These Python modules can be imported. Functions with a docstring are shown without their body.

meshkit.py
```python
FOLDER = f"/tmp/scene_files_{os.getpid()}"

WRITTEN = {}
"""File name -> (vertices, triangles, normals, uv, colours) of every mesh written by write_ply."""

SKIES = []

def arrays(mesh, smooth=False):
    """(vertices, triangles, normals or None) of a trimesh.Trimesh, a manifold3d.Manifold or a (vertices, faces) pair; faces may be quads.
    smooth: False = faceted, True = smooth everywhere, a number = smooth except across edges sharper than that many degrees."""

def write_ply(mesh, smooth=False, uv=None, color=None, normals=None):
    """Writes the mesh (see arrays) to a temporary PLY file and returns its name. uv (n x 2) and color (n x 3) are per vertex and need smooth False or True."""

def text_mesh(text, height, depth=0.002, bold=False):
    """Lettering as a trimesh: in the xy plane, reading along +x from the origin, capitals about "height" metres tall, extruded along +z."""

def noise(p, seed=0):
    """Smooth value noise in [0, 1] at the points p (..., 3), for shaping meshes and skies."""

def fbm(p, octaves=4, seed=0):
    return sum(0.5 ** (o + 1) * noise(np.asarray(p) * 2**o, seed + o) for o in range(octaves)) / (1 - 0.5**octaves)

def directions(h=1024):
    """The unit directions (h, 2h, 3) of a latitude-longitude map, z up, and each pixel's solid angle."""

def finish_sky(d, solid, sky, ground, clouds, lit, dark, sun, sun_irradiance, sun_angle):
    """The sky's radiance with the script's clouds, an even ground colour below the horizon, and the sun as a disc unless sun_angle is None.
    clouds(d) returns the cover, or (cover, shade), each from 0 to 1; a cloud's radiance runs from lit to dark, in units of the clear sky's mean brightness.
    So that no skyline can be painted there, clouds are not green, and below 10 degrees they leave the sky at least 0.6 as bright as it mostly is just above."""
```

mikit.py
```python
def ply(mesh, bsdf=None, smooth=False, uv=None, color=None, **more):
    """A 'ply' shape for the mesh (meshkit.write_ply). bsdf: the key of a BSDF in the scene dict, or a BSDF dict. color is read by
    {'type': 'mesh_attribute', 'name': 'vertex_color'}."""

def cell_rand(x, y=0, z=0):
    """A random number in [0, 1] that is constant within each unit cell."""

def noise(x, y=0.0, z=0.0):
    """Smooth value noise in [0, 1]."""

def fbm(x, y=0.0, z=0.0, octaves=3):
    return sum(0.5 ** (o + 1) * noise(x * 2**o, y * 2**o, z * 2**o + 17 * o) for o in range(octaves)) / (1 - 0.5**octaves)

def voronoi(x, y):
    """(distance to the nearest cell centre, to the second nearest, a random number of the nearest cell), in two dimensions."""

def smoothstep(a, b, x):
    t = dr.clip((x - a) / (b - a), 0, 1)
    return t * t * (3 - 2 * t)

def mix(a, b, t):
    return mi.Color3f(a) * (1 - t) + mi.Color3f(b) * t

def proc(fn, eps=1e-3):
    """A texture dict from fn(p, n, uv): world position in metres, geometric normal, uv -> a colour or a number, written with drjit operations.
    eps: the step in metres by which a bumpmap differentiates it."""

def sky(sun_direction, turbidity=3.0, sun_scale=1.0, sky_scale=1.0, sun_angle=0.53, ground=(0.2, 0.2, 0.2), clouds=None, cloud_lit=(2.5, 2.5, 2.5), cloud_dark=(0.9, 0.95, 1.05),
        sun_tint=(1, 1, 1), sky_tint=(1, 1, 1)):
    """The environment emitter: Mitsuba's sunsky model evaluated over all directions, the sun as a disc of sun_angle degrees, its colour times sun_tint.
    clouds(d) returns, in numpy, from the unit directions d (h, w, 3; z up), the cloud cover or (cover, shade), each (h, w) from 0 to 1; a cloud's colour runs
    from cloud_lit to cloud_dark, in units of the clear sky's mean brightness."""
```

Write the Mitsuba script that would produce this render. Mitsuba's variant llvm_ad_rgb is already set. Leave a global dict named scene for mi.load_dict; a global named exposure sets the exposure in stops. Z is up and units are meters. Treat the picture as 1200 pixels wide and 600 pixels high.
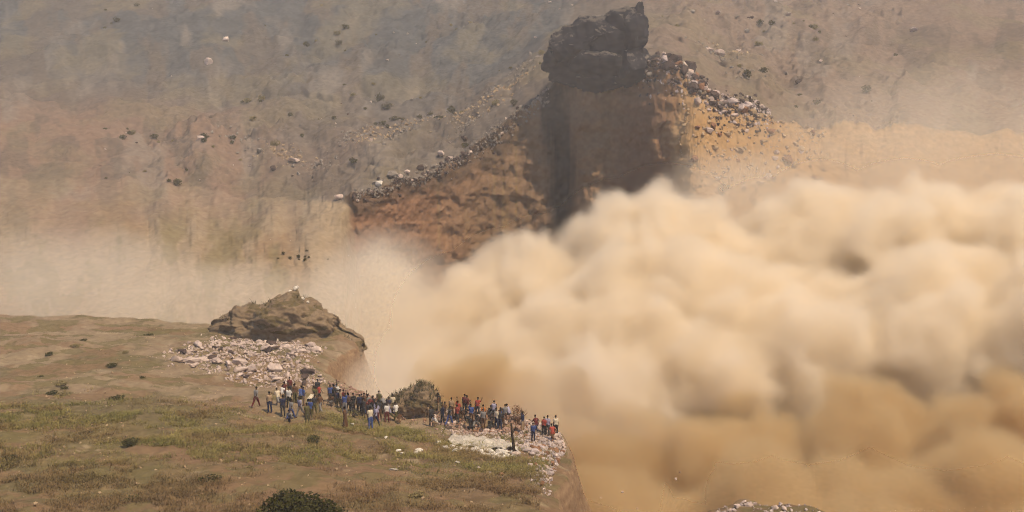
import math, random
import numpy as np, trimesh, manifold3d as m3, drjit as dr
import mitsuba as mi, mikit, meshkit
from mikit import proc, ply, fbm as tfbm, noise as tnoise, smoothstep as tsm, mix
from scipy import ndimage
import shapely
from scipy.interpolate import PchipInterpolator, RegularGridInterpolator

T = mi.ScalarTransform4f
scene, labels = {}, {}
rng = np.random.default_rng(7)

# ------------------------------------------------------------------ camera, sky, exposure
EYE = (0.0, 0.0, 60.0)
PITCH = math.radians(-9.0)
scene['camera'] = {'type': 'perspective', 'fov': 50.0, 'fov_axis': 'x', 'near_clip': 0.2, 'far_clip': 2000.0,
                   'to_world': T().look_at(origin=list(EYE), target=[0.0, 100 * math.cos(PITCH), 60 + 100 * math.sin(PITCH)], up=[0, 0, 1]),
                   'medium': {'type': 'ref', 'id': 'haze_air'}}
scene['sky'] = mikit.sky((0.42, -0.34, 1.0), turbidity=4, sun_tint=(1.0, 0.92, 0.78))
exposure = 1.6
# the air: grey-brown dusty haze over the whole pit
scene['haze_air'] = {'type': 'homogeneous', 'albedo': {'type': 'rgb', 'value': [0.95, 0.95, 0.95]}, 'sigma_t': 0.0008}
scene['haze'] = {'type': 'cube', 'to_world': T().translate([0, 270, 75.5]).scale([560, 330, 78.5]), 'bsdf': {'type': 'null'},
                 'interior': {'type': 'ref', 'id': 'haze_air'}}
labels['haze'] = {'label': 'thin dusty haze filling the air over the whole pit', 'category': 'haze', 'kind': 'stuff'}


def sstep(a, b, x):
    t = np.clip((np.asarray(x, float) - a) / (b - a), 0, 1)
    return t * t * (3 - 2 * t)


def fb(x, y, z=0.0, s=1.0, o=4, seed=0):
    x, y, z = np.broadcast_arrays(np.asarray(x, float), np.asarray(y, float), np.asarray(z, float))
    return meshkit.fbm(np.stack([x, y, z], -1) / s, o, seed)


def grid_faces(nr, nc):
    i, j = np.meshgrid(np.arange(nr - 1), np.arange(nc - 1), indexing='ij')
    a = (i * nc + j).ravel()
    return np.stack([a, a + 1, a + nc + 1, a + nc], 1)


def note(key, label=None, category=None, group=None, kind=None):
    d = {}
    for k, v in (('label', label), ('category', category), ('group', group), ('kind', kind)):
        if v:
            d[k] = v
    labels[key] = d


# ------------------------------------------------------------------ materials of the ground
def col_far(p, n, uv):
    # uv.x = fan coordinate (m along the rim), uv.y = row position: 0..1 floor, 1..2 cliff, 2..5 hillside
    s, t = uv.x, uv.y
    big = tfbm(p.x * 0.03, p.y * 0.03, p.z * 0.03, 4)
    med = tfbm(p.x * 0.21, p.y * 0.21, p.z * 0.21, 4)
    fine = tfbm(p.x * 1.3, p.y * 1.3, p.z * 1.3, 3)
    streak = tfbm(s * 0.33 + 2 * big, p.z * 0.025, 3.7, 4)
    fs = tfbm(s * 1.2, p.z * 0.06, 9.1, 3)
    # cliff: red-brown on the left, olive-grey to the right with its shade partly put into the colour, vertical wash streaks
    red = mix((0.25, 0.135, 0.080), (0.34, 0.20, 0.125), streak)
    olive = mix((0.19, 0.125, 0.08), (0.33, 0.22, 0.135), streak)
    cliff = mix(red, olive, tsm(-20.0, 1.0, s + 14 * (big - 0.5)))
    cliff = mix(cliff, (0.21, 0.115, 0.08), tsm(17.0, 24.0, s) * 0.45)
    ochre = tsm(0.55, 0.72, fs) * tsm(-20.0, -12.0, s) * (1 - tsm(0.0, 8.0, s))
    cliff = mix(cliff, (0.27, 0.19, 0.095), ochre * 0.5)
    # a dark streak runs down the wall under the crag
    dark_streak = tsm(3.8, 1.0, dr.abs(s - 8.6 - 2.6 * (tnoise(p.z * 0.09, 1.0) - 0.5) - 0.10 * (50 - p.z)) + 2.2 * (fs - 0.5)) * tsm(20.0, 34.0, p.z)
    dark_streak = dr.maximum(dark_streak, tsm(1.90, 1.99, t + 0.20 * (fs - 0.5)) * tsm(5.0, 8.0, s) * tsm(27.0, 23.0, s) * 0.6)
    cliff = mix(cliff, (0.040, 0.038, 0.041), dark_streak * 0.92)
    cap = tsm(1.84, 1.93, t + 0.16 * (med - 0.5))
    cliff = mix(cliff, (0.10, 0.075, 0.055), cap * (1 - tsm(-4.0, 6.0, s)) * 0.7)
    # spurs of dry earth at both ends of the wall
    tan = mix((0.33, 0.25, 0.165), (0.45, 0.36, 0.255), med)
    tan = mix(tan, (0.32, 0.215, 0.125), tsm(0.45, 0.65, tfbm(s * 0.11, p.z * 0.12, 7.0, 4)) * 0.75)
    tan = mix(tan, (0.20, 0.17, 0.085), tsm(0.55, 0.68, tfbm(s * 0.2, p.z * 0.3, 3.0, 4)) * 0.6)
    cliff = mix(cliff, tan, 1 - tsm(-31.5, -29.5, s + 1.6 * (med - 0.5)))
    cliff = mix(cliff, mix((0.30, 0.165, 0.085), (0.40, 0.26, 0.15), med), tsm(25.0, 29.5, s + 6.0 * (fs - 0.5) + 5.0 * (tfbm(p.z * 0.12, 9.0, 4.0, 3) - 0.5)) * 0.75)
    cliff = mix(cliff, mix((0.43, 0.25, 0.10), (0.52, 0.37, 0.22), med), tsm(29.0, 33.5, s + 4.0 * (fs - 0.5) + 5.0 * (tfbm(p.z * 0.09, 5.0, 2.0, 4) - 0.5) + 1.6 * (med - 0.5)))
    # hillside: grey earth with olive scrub cover and paler scree
    hill = mix((0.125, 0.105, 0.09), (0.215, 0.185, 0.16), med)
    hill = mix(hill, (0.25, 0.175, 0.13), tsm(0.45, 0.7, big) * 0.5)
    hill = mix(hill, mix((0.066, 0.078, 0.086), (0.125, 0.135, 0.145), med), tsm(2.45, 3.1, t + 1.0 * (big - 0.5) + 0.004 * s) * 0.85 * (1 - tsm(4.0, 30.0, s)))  # blue-grey distance haze of the upper hill put into the colour
    hill = mix(hill, (0.27, 0.20, 0.155), tsm(18.0, 34.0, s) * 0.75)
    hill = mix(hill, (0.30, 0.20, 0.145), (1 - tsm(-55.0, -38.0, s)) * (1 - tsm(2.5, 3.2, t)) * 0.7)
    hill = mix(hill, (0.27, 0.235, 0.20), tsm(0.55, 0.75, tfbm(s * 0.16, t * 2.6, 4.0, 4)) * 0.6)
    hill = mix(hill, (0.16, 0.13, 0.105), tsm(0.52, 0.66, tfbm(s * 0.22 + 40.0, t * 3.4, 8.0, 4)) * 0.6)
    hill = mix(hill, (0.23, 0.195, 0.125), tsm(0.52, 0.70, tfbm(p.x * 0.09, p.y * 0.06, 2.0, 5)) * 0.4)
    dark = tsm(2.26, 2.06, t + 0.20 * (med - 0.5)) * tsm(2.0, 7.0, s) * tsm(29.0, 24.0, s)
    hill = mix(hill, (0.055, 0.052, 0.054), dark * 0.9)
    left = tsm(-33.0, -44.0, s)
    slope_cover = left * tsm(1.35, 2.0, t + 0.9 * (tfbm(s * 0.09, p.z * 0.10, 6.0, 4) - 0.5) + 0.5 * (med - 0.5))
    cliff = mix(cliff, hill * 1.15, slope_cover * 0.85)
    c = mix(cliff, hill, tsm(1.985, 2.02, t))
    c = mix(tan, c, tsm(0.9, 1.05, t))
    return c * (0.68 + 0.36 * fine)


def relief_far(p, n, uv):
    return tfbm(p.x * 1.1, p.y * 1.1, p.z * 1.1, 4) + 0.5 * tfbm(uv.x * 2.4, p.z * 0.4, 2.0, 3)


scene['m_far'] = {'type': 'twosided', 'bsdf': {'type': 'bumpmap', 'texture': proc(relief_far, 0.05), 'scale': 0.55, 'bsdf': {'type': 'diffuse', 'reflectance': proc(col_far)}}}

# ------------------------------------------------------------------ far side of the pit: floor, wall, hillside (one fan of profiles)
# rim station (m along the rim), floor, foot (y, z), rim (y, z), mid hillside (y, z), upper hillside (y, z), ridge (y, z)
PROF = np.array([
    # s     fy0  fz0   by   bz    ry   rz     m1y  m1z   m2y  m2z   ry   rz
    [-230, 105, 18.0, 150, 26.0, 205, 42.0, 262, 57.0, 350, 88.0, 470, 128.0],
    [-110, 105, 18.0, 150, 26.0, 206, 42.0, 262, 57.0, 350, 88.0, 470, 128.0],
    [-60, 110, 19.0, 150, 27.0, 207, 41.0, 262, 57.0, 350, 89.0, 470, 130.0],
    [-40, 110, 19.0, 152, 27.5, 196, 39.0, 260, 56.0, 350, 89.0, 470, 130.0],
    [-32.5, 110, 19.0, 155, 27.0, 192, 39.0, 256, 56.0, 350, 89.0, 470, 130.0],
    [-29.5, 112, 3.0, 186, 8.0, 191, 40.6, 256, 56.0, 350, 89.0, 470, 130.0],
    [-13.3, 112, 2.0, 198, 8.0, 205, 44.9, 260, 58.0, 350, 90.0, 470, 130.0],
    [-2, 112, 2.0, 206, 8.0, 213, 50.5, 262, 62.0, 350, 91.0, 470, 131.0],
    [6, 112, 2.0, 208, 8.0, 215, 58.0, 264, 67.0, 350, 92.0, 470, 131.0],
    [14, 112, 2.0, 207, 8.0, 213, 61.7, 262, 71.0, 350, 93.0, 470, 132.0],
    [22, 112, 2.0, 201, 8.0, 208, 63.1, 262, 72.0, 350, 93.0, 470, 132.0],
    [27.5, 112, 2.0, 194, 8.0, 203, 63.6, 260, 72.0, 350, 93.0, 470, 132.0],
    [31.0, 112, 3.0, 184, 11.0, 202, 62.3, 260, 71.5, 350, 93.0, 470, 132.0],
    [34.5, 112, 4.0, 168, 14.0, 201, 59.8, 260, 71.0, 350, 93.0, 470, 132.0],
    [39, 112, 5.0, 165, 14.0, 200, 57.2, 262, 69.0, 350, 92.0, 470, 132.0],
    [46, 112, 6.0, 165, 14.0, 203, 54.7, 262, 67.0, 350, 91.0, 470, 132.0],
    [60, 112, 6.0, 165, 14.0, 207, 51.5, 262, 66.0, 350, 91.0, 470, 132.0],
    [110, 112, 6.0, 160, 14.0, 207, 50.0, 262, 66.0, 350, 90.0, 470, 132.0],
    [230, 112, 6.0, 160, 14.0, 207, 50.0, 262, 66.0, 350, 90.0, 470, 132.0]], float)
S = np.concatenate([np.linspace(-230, -70, 90)[:-1], np.linspace(-70, 75, 640), np.linspace(75, 230, 90)[1:]])
ctrl = np.stack([PchipInterpolator(PROF[:, 0], PROF[:, k])(S) for k in range(1, 13)], 1).reshape(len(S), 6, 2)  # columns, stations, (y, z)
ROWS = np.concatenate([np.linspace(0, 1, 50)[:-1], np.linspace(1, 2, 190)[:-1], np.linspace(2, 3, 200)[:-1], np.linspace(3, 4, 130)[:-1], np.linspace(4, 5, 50)])


def profile(t):
    k = np.clip(np.floor(t).astype(int), 0, 4)
    f = (t - k)[:, None]
    return k, f


k, f = profile(ROWS)
Yf = ctrl[:, k, 0] * (1 - f[:, 0]) + ctrl[:, k + 1, 0] * f[:, 0]
Zf = ctrl[:, k, 1] * (1 - f[:, 0]) + ctrl[:, k + 1, 1] * f[:, 0]
Yf, Zf = Yf.T.copy(), Zf.T.copy()                         # rows, columns
SS, TT = np.meshgrid(S, ROWS)
# the corners of the profile are rounded a little, the rim less than the foot
wall = sstep(0.9, 1.05, TT) * (1 - sstep(1.97, 2.02, TT)) * sstep(-31.5, -29.0, SS) * (1 - sstep(30.0, 34.0, SS))
slope = sstep(0.9, 1.1, TT) * (1 - wall)
hill = sstep(1.98, 2.1, TT)
Xf = (SS + 4.6 * (fb(SS * 0.15, Zf, 0, 9.0, 5, 61) - 0.5) * np.exp(-((np.abs(SS) - 30.5) / 4.5) ** 2)) * (Yf + 15) / 225
flute = fb(SS, Zf * 0.16, 0, 5.0, 5, 3) - 0.5
blocks = fb(SS, Zf, 0, 2.4, 3, 5) - 0.5
buttress = fb(SS, Zf * 0.25, 0, 14.0, 3, 15) - 0.5
chimney = np.exp(-((SS - 9.4 - 0.06 * (55 - Zf)) / 2.2) ** 2) * sstep(20, 34, Zf)
Yf += wall * (-2.4 * buttress - 2.6 * flute - 1.8 * blocks - 1.0 * (fb(SS, Zf * 0.55, 0, 0.9, 4, 17) - 0.5) - 0.35 * sstep(0.5, 0.62, fb(SS * 0.1, Zf + 0.12 * SS, 0, 2.6, 3, 19)) + 3.2 * chimney)
rough = fb(Xf, Yf, 0, 2.6, 4, 23) - 0.5
crag_field = sstep(0.52, 0.66, fb(Xf, Yf, 0, 17.0, 3, 24))
gully = fb(SS + 6 * fb(SS, Yf, 0, 30, 2, 8), Yf * 0.22, 0, 7.0, 5, 11) - 0.5
lumps = fb(Xf, Yf, 0, 11.0, 5, 21) - 0.5
Zf += (hill * 4.6 + slope * (1 - hill) * 4.6) * gully + (hill * 4.5 * sstep(2.05, 2.6, TT) + 1.2 * slope * (1 - hill)) * lumps + (hill * (1.2 + 3.0 * crag_field) + slope * (1 - hill) * 0.8) * rough
# ragged lip along the rim
lip = np.exp(-((TT - 2.0) / 0.05) ** 2) * sstep(-31, -28, SS)
Zf += lip * 2.6 * (fb(SS, 0, 0, 3.0, 4, 31) - 0.5)
# small gully-head scarps across the lower hillside
for (s0, s1, t0, amp) in ((-12, 7, 2.35, 1.6), (-34, -14, 2.22, 1.2), (-60, -38, 2.5, 1.4), (-4, 12, 2.75, 1.5), (-48, -22, 2.95, 1.4), (22, 50, 2.5, 1.5)):
    edge = t0 + 0.25 * (fb(SS, 0, 0, 6.0, 3, int(s0 + 90)) - 0.5) + 0.008 * (SS - s0)
    on = sstep(s0 - 3, s0 + 3, SS) * (1 - sstep(s1 - 3, s1 + 3, SS))
    Zf += on * amp * sstep(edge - 0.012, edge + 0.012, TT) * (1 - sstep(edge + 0.05, edge + 0.4, TT))
P_far = np.stack([Xf, Yf, Zf], -1)
R1, R2 = int(np.searchsorted(ROWS, 1.0)), int(np.searchsorted(ROWS, 2.0))
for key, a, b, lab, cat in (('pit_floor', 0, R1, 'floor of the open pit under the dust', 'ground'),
                            ('cliff', R1, R2, 'steep brown pit wall with dark streak between two pale spurs', 'cliff'),
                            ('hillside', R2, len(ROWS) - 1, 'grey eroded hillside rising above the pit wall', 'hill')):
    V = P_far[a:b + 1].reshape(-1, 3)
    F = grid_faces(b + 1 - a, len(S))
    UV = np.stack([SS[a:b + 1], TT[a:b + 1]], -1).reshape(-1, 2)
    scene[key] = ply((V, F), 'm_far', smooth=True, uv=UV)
    note(key, lab, cat, kind='structure')


# ------------------------------------------------------------------ near side: the ledge with the crowd
EDGE = np.array([(-80, 127), (-46, 126), (-32, 125), (-20, 124), (-17.2, 120), (-18.4, 110), (-18.8, 103), (-15.5, 97), (-11, 94), (-6, 93.5), (-2, 93), (1.5, 92), (3.7, 90), (4.6, 86), (4.0, 80), (3.4, 74), (2.7, 66), (2.2, 58),
                 (3.2, 50), (7.0, 47.5), (10.2, 53), (11.2, 58.5), (13.5, 60.5), (16.5, 58), (20, 50), (28, 44), (40, 40), (80, 34)], float)


def edge_distance(x, y):
    """Signed distance to the pit's edge, positive over the pit."""
    a, b = EDGE[:-1], EDGE[1:]
    p = np.stack([np.ravel(x), np.ravel(y)], -1)
    best = np.full(len(p), 1e9)
    for u, v in zip(a, b):
        w = v - u
        t = np.clip(((p - u) @ w) / (w @ w), 0, 1)
        best = np.minimum(best, np.hypot(*(p - u - t[:, None] * w).T))
    poly = np.vstack([[(-80, -40)], EDGE, [(80, -40)]])
    inside = shapely.contains_xy(shapely.Polygon(poly), p[:, 0], p[:, 1])
    return (np.where(inside, -best, best)).reshape(np.shape(x))


gx = np.concatenate([np.linspace(-80, -34, 110)[:-1], np.linspace(-34, 20, 360)[:-1], np.linspace(20, 80, 120)])
gy = np.concatenate([np.linspace(-12, 40, 80)[:-1], np.linspace(40, 130, 420)])
GX, GY = np.meshgrid(gx, gy)


def ledge(x, y):
    z = 33.0 + 0.14 * (88 - y) * (y < 88) + 0.02 * (88 - y) * (y >= 88) - 0.055 * np.maximum(y - 100, 0)
    z = z + 0.0043 * np.maximum(55 - y, 0) ** 2
    z = z + 0.055 * np.maximum(-x - 4, 0) * sstep(50, 86, y) * 0.8           # the ground climbs to the left
    z = z - 0.125 * np.maximum(x + 15, 0) * sstep(60, 86, y) * (x < 9) - 0.125 * 24 * sstep(60, 86, y) * (x >= 9)
    z = z + 0.85 * np.exp(-((x + 2.6) / 3.6) ** 4 - ((y - 90.4) / 1.7) ** 2) + 0.5 * np.exp(-((x - 3.0) / 1.7) ** 4 - ((y - 87.5) / 2.2) ** 2) + 0.7 * np.exp(-((x + 24) / 6) ** 4 - ((y - 104) / 6) ** 2)
    z = z - 0.9 * np.exp(-(((x + 11) / 7) ** 2 + ((y - 90) / 5) ** 2))
    return z


SD = edge_distance(GX, GY)
SD = SD + 1.6 * (fb(GX, GY, 0, 3.5, 4, 41) - 0.5)
GZ = ledge(GX, GY) + 1.5 * (fb(GX, GY, 0, 9, 4, 42) - 0.5) + 0.6 * (fb(GX, GY, 0, 1.6, 4, 43) - 0.5)
drop = np.clip(SD, 0, None)
GZ = GZ - 2.4 * drop * sstep(0, 1.6, SD) - 0.5 * sstep(-1.5, 0.3, SD)
GZ = np.maximum(GZ, 1.0 + 2.5 * fb(GX, GY, 0, 6, 3, 44))
ground_z = RegularGridInterpolator((gy, gx), GZ, bounds_error=False, fill_value=None)


def gz(x, y):
    return float(ground_z([(y, x)])[0])


def col_near(p, n, uv):
    big = tfbm(p.x * 0.11, p.y * 0.16, 2.0, 4)
    med = tfbm(p.x * 0.6, p.y * 0.9, p.z * 0.6, 4)
    fine = tfbm(p.x * 3.1, p.y * 3.1, p.z * 3.1, 3)
    c = mix((0.135, 0.092, 0.052), (0.235, 0.17, 0.098), med)
    c = mix(c, (0.16, 0.135, 0.058), tsm(0.45, 0.65, big) * 0.75)
    c = mix(c, (0.17, 0.11, 0.075), tsm(0.5, 0.3, big) * 0.6)
    c = mix(c, (0.33, 0.26, 0.17), tsm(0.62, 0.75, med) * 0.6)
    worn = tsm(80.0, 88.0, p.y + 10 * (big - 0.5))
    c = mix(c, mix((0.22, 0.16, 0.105), (0.36, 0.28, 0.195), med), worn * 0.75)
    c = mix(c, mix((0.10, 0.085, 0.045), (0.17, 0.14, 0.075), fine), tsm(0.47, 0.6, tfbm(p.x * 0.13 + 3, p.y * 0.13, 8.0, 5)) * tsm(-17.0, -22.0, p.x) * 0.8)
    c = mix(c, (0.21, 0.135, 0.08), tsm(0.5, 0.62, tfbm(p.x * 0.25 + 9, p.y * 0.35, 1.0, 4)) * 0.7)
    c = mix(c, (0.15, 0.125, 0.06), tsm(0.54, 0.64, tfbm(p.x * 0.5 + 5, p.y * 0.7, 3.0, 4)) * 0.7)
    steep = tsm(0.75, 0.5, n.z)
    c = mix(c, mix((0.20, 0.125, 0.072), (0.31, 0.21, 0.13), fine), steep)
    return c * (0.74 + 0.50 * fine)


scene['m_near'] = {'type': 'twosided', 'bsdf': {'type': 'diffuse', 'reflectance': proc(col_near)}}
scene['ground'] = ply((np.stack([GX, GY, GZ], -1).reshape(-1, 3), grid_faces(len(gy), len(gx))), 'm_near', smooth=True)
note('ground', 'grassy brown earth slope ending at the edge of the pit', 'ground', kind='structure')

# ------------------------------------------------------------------ the dust
PALE = np.array([  # x, y, z, radius: the billows of the thick pale cloud
    (-9.2, 146, 21.0, 6.3), (-6.5, 150, 26.5, 7.2), (-0.5, 152, 29.5, 7.2), (5.5, 149, 30.5, 8.6), (11.0, 153, 34.0, 6.5), (15.5, 151, 35.5, 8.2), (21.5, 152, 37.0, 8.6), (28, 153, 31.0, 8.6),
    (35.5, 151, 32.5, 8.5), (43, 152, 33.5, 11), (53, 148, 37.0, 9.5), (66, 150, 33.5, 13.5), (80, 147, 37, 12), (95, 150, 36, 15), (111, 148, 38, 14),
    (-6.5, 141, 15, 7.5), (-2, 140, 21.5, 7.5), (6.5, 138, 25.5, 8), (14.5, 141, 27, 11.0), (25, 139, 29.5, 9.5), (33, 140, 27, 9), (42, 139, 27.5, 9), (55, 138, 27, 13), (70, 136, 27, 12), (90, 136, 28, 14),
    (24.0, 148.0, 36.0, 5.0), (37, 160, 38.0, 5.0), (45, 160, 39, 6.5),
    (8.2, 124, 25.5, 5.2), (13, 124, 23.0, 6.0), (26, 125, 25.0, 6.0), (11, 119.5, 27.0, 3.0),
    (-5, 130, 13.0, 6.5), (3.0, 131, 22.0, 6.5), (19, 132, 24.5, 8.5), (36, 130, 26.5, 9), (50, 130, 29, 9), (64, 128, 29, 11), (80, 126, 30, 12)], float)
BROWN = np.array([  # the low billows of heavier brown dust in front
    (-3.6, 118, 24.5, 5.4), (-4.5, 117, 17, 6), (1.6, 117, 22.5, 5.6), (5.6, 112, 20.6, 5.6), (6.5, 110, 16.5, 7.5), (13, 112, 17.0, 7.0), (18.5, 109, 22.5, 5.2), (26, 112, 18.0, 8.0), (37, 110, 21.5, 8.0), (50, 108, 21, 9.5), (66, 106, 22, 10),
    (9.5, 99, 18.5, 5.5), (14.5, 95, 16.0, 7.5), (23, 94, 19.5, 7.5), (32, 92, 17.5, 9), (43, 92, 20.5, 9), (57, 90, 20, 11), (12, 83, 18.0, 6.3), (18.5, 79, 18.5, 7.5), (28, 77, 20, 8), (38, 76, 19.5, 9), (52, 76, 21, 10)], float)
LOBES = np.vstack([PALE, BROWN])
VEILS = np.array([  # x, y, z, rx, ry, rz, density: thin dust around it
    (-18, 150, 26, 13, 28, 15, 0.10), (-9, 124, 22, 13, 16, 11, 0.12), (-19, 128, 22, 9, 16, 9, 0.10), (-38, 146, 28, 22, 22, 8, 0.07), (-62, 146, 28, 26, 30, 13, 0.06), (66, 168, 46, 36, 20, 20, 0.05), (34, 170, 42, 13, 18, 9, 0.09),
    (104, 162, 50, 34, 28, 22, 0.05), (9, 82, 25, 5.6, 14, 7, 0.05), (19, 78, 28, 9, 12, 6.0, 0.03), (30, 84, 29, 14, 16, 7, 0.02), (8, 104, 28, 12, 10, 7, 0.08), (-13.5, 110, 25.5, 6.5, 17, 7.0, 0.40)], float)
BOX0, BOX1, VOX = np.array([-88.0, 60.0, 0.0]), np.array([126.0, 204.0, 76.0]), 0.62
nx, ny, nz = ((BOX1 - BOX0) / VOX).astype(int)


def up_noise(scale, seed, octaves=3, stretch=1.0):
    """fbm on the voxel grid by upsampling random lattices (fast)."""
    out, r = 0.0, np.random.default_rng(seed)
    for o in range(octaves):
        n = [max(4, int(math.ceil(k * VOX / (scale / 2 ** o)) + 3)) for k in (nz, ny, nx)]
        lat = r.random(n).astype(np.float32)
        pos = np.meshgrid(*[np.arange(k, dtype=np.float32) * VOX / (scale / 2 ** o) + 1 for k in (nz, ny, nx)], indexing='ij', sparse=True)
        z = ndimage.zoom(lat, 1, order=0)
        # separable cubic interpolation along each axis
        for ax, p in enumerate((pos[0].ravel(), pos[1].ravel(), pos[2].ravel())):
            i = np.floor(p).astype(int)
            t = p - i
            t = (t * t * (3 - 2 * t)).astype(np.float32)
            shp = [1, 1, 1]
            shp[ax] = -1
            z = np.take(z, i, ax) * (1 - t.reshape(shp)) + np.take(z, i + 1, ax) * t.reshape(shp)
        out = out + z * 0.5 ** (o + 1)
    return out / (1 - 0.5 ** octaves)


zz, yy, xx = np.meshgrid(BOX0[2] + (np.arange(nz) + 0.5) * VOX, BOX0[1] + (np.arange(ny) + 0.5) * VOX, BOX0[0] + (np.arange(nx) + 0.5) * VOX, indexing='ij', sparse=True)
xx, yy, zz = (a.astype(np.float32) for a in (xx, yy, zz))
warp = [(up_noise(8.0, 50 + i, 3) - 0.5) * 5.0 for i in range(3)]
acc = np.zeros((nz, ny, nx), np.float32)
kids, rk = [], np.random.default_rng(77)
for x, y, z, r in LOBES:
    for i in range(16):                                    # cauliflower heads on each billow
        d = rk.normal(size=3)
        d = d / np.linalg.norm(d) * [1, 1, 1] - [0, 0.35, -0.25]
        d /= np.linalg.norm(d)
        kr = min(r * rk.uniform(0.22, 0.46), 4.2)
        kids.append([*(np.array([x, y, z]) + d * (r - 0.35 * kr)), kr])
for x, y, z, r in np.vstack([LOBES, kids]):
    i0 = np.maximum(((np.array([x, y, z]) - BOX0 - r - 7) / VOX).astype(int), 0)
    i1 = ((np.array([x, y, z]) - BOX0 + r + 7) / VOX).astype(int) + 1
    i1 = np.maximum(i1, 0)
    i0 = np.minimum(i0, [nx, ny, nz])
    sl = (slice(i0[2], i1[2]), slice(i0[1], i1[1]), slice(i0[0], i1[0]))
    d = np.sqrt((xx[:, :, sl[2]] + warp[0][sl] - x) ** 2 + (yy[:, sl[1]] + warp[1][sl] - y) ** 2 + (zz[sl[0]] + warp[2][sl] - z) ** 2) - r
    acc[sl] += np.exp(-d / 0.55)
sd = -0.55 * np.log(np.maximum(acc, 1e-9))
b1 = np.abs(up_noise(5.2, 71, 1) * 2 - 1)
b2 = np.abs(up_noise(2.6, 72, 1) * 2 - 1)
sd = sd - 2.0 * (0.5 - b1) - 1.3 * (0.5 - b2) + 1.0
thick = np.clip(-sd / 1.7, 0, 1)
SIGMA = 0.5
PLUME = np.array([(-18.5, 152, 32.5, 5.0), (-15.5, 150, 27.5, 5.5), (-21.5, 152, 27, 5.5), (-12.5, 148, 23, 5.5), (-18, 146, 21, 6.0), (-25, 150, 25.5, 5.0), (-14.5, 134, 21, 5.5), (-10, 132, 18.5, 5.5), (-20, 140, 18, 5.5), (-30, 150, 26, 4.5), (-8.5, 140, 17, 5)], float)
acc = np.full_like(acc, 1e-9)
for x, y, z, r in PLUME:
    d = np.sqrt((xx + 1.3 * warp[0] - x) ** 2 + (yy + 1.3 * warp[1] - y) ** 2 + (zz + 1.3 * warp[2] - z) ** 2) - r
    acc += np.exp(-np.clip(d, -20, 20) / 0.9)
plume = 0.9 * np.log(acc) + 1.6 * (0.5 - b1) + 0.9 * (0.5 - b2)
plume = 0.17 * np.clip(plume / 2.5, 0, 1)
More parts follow.
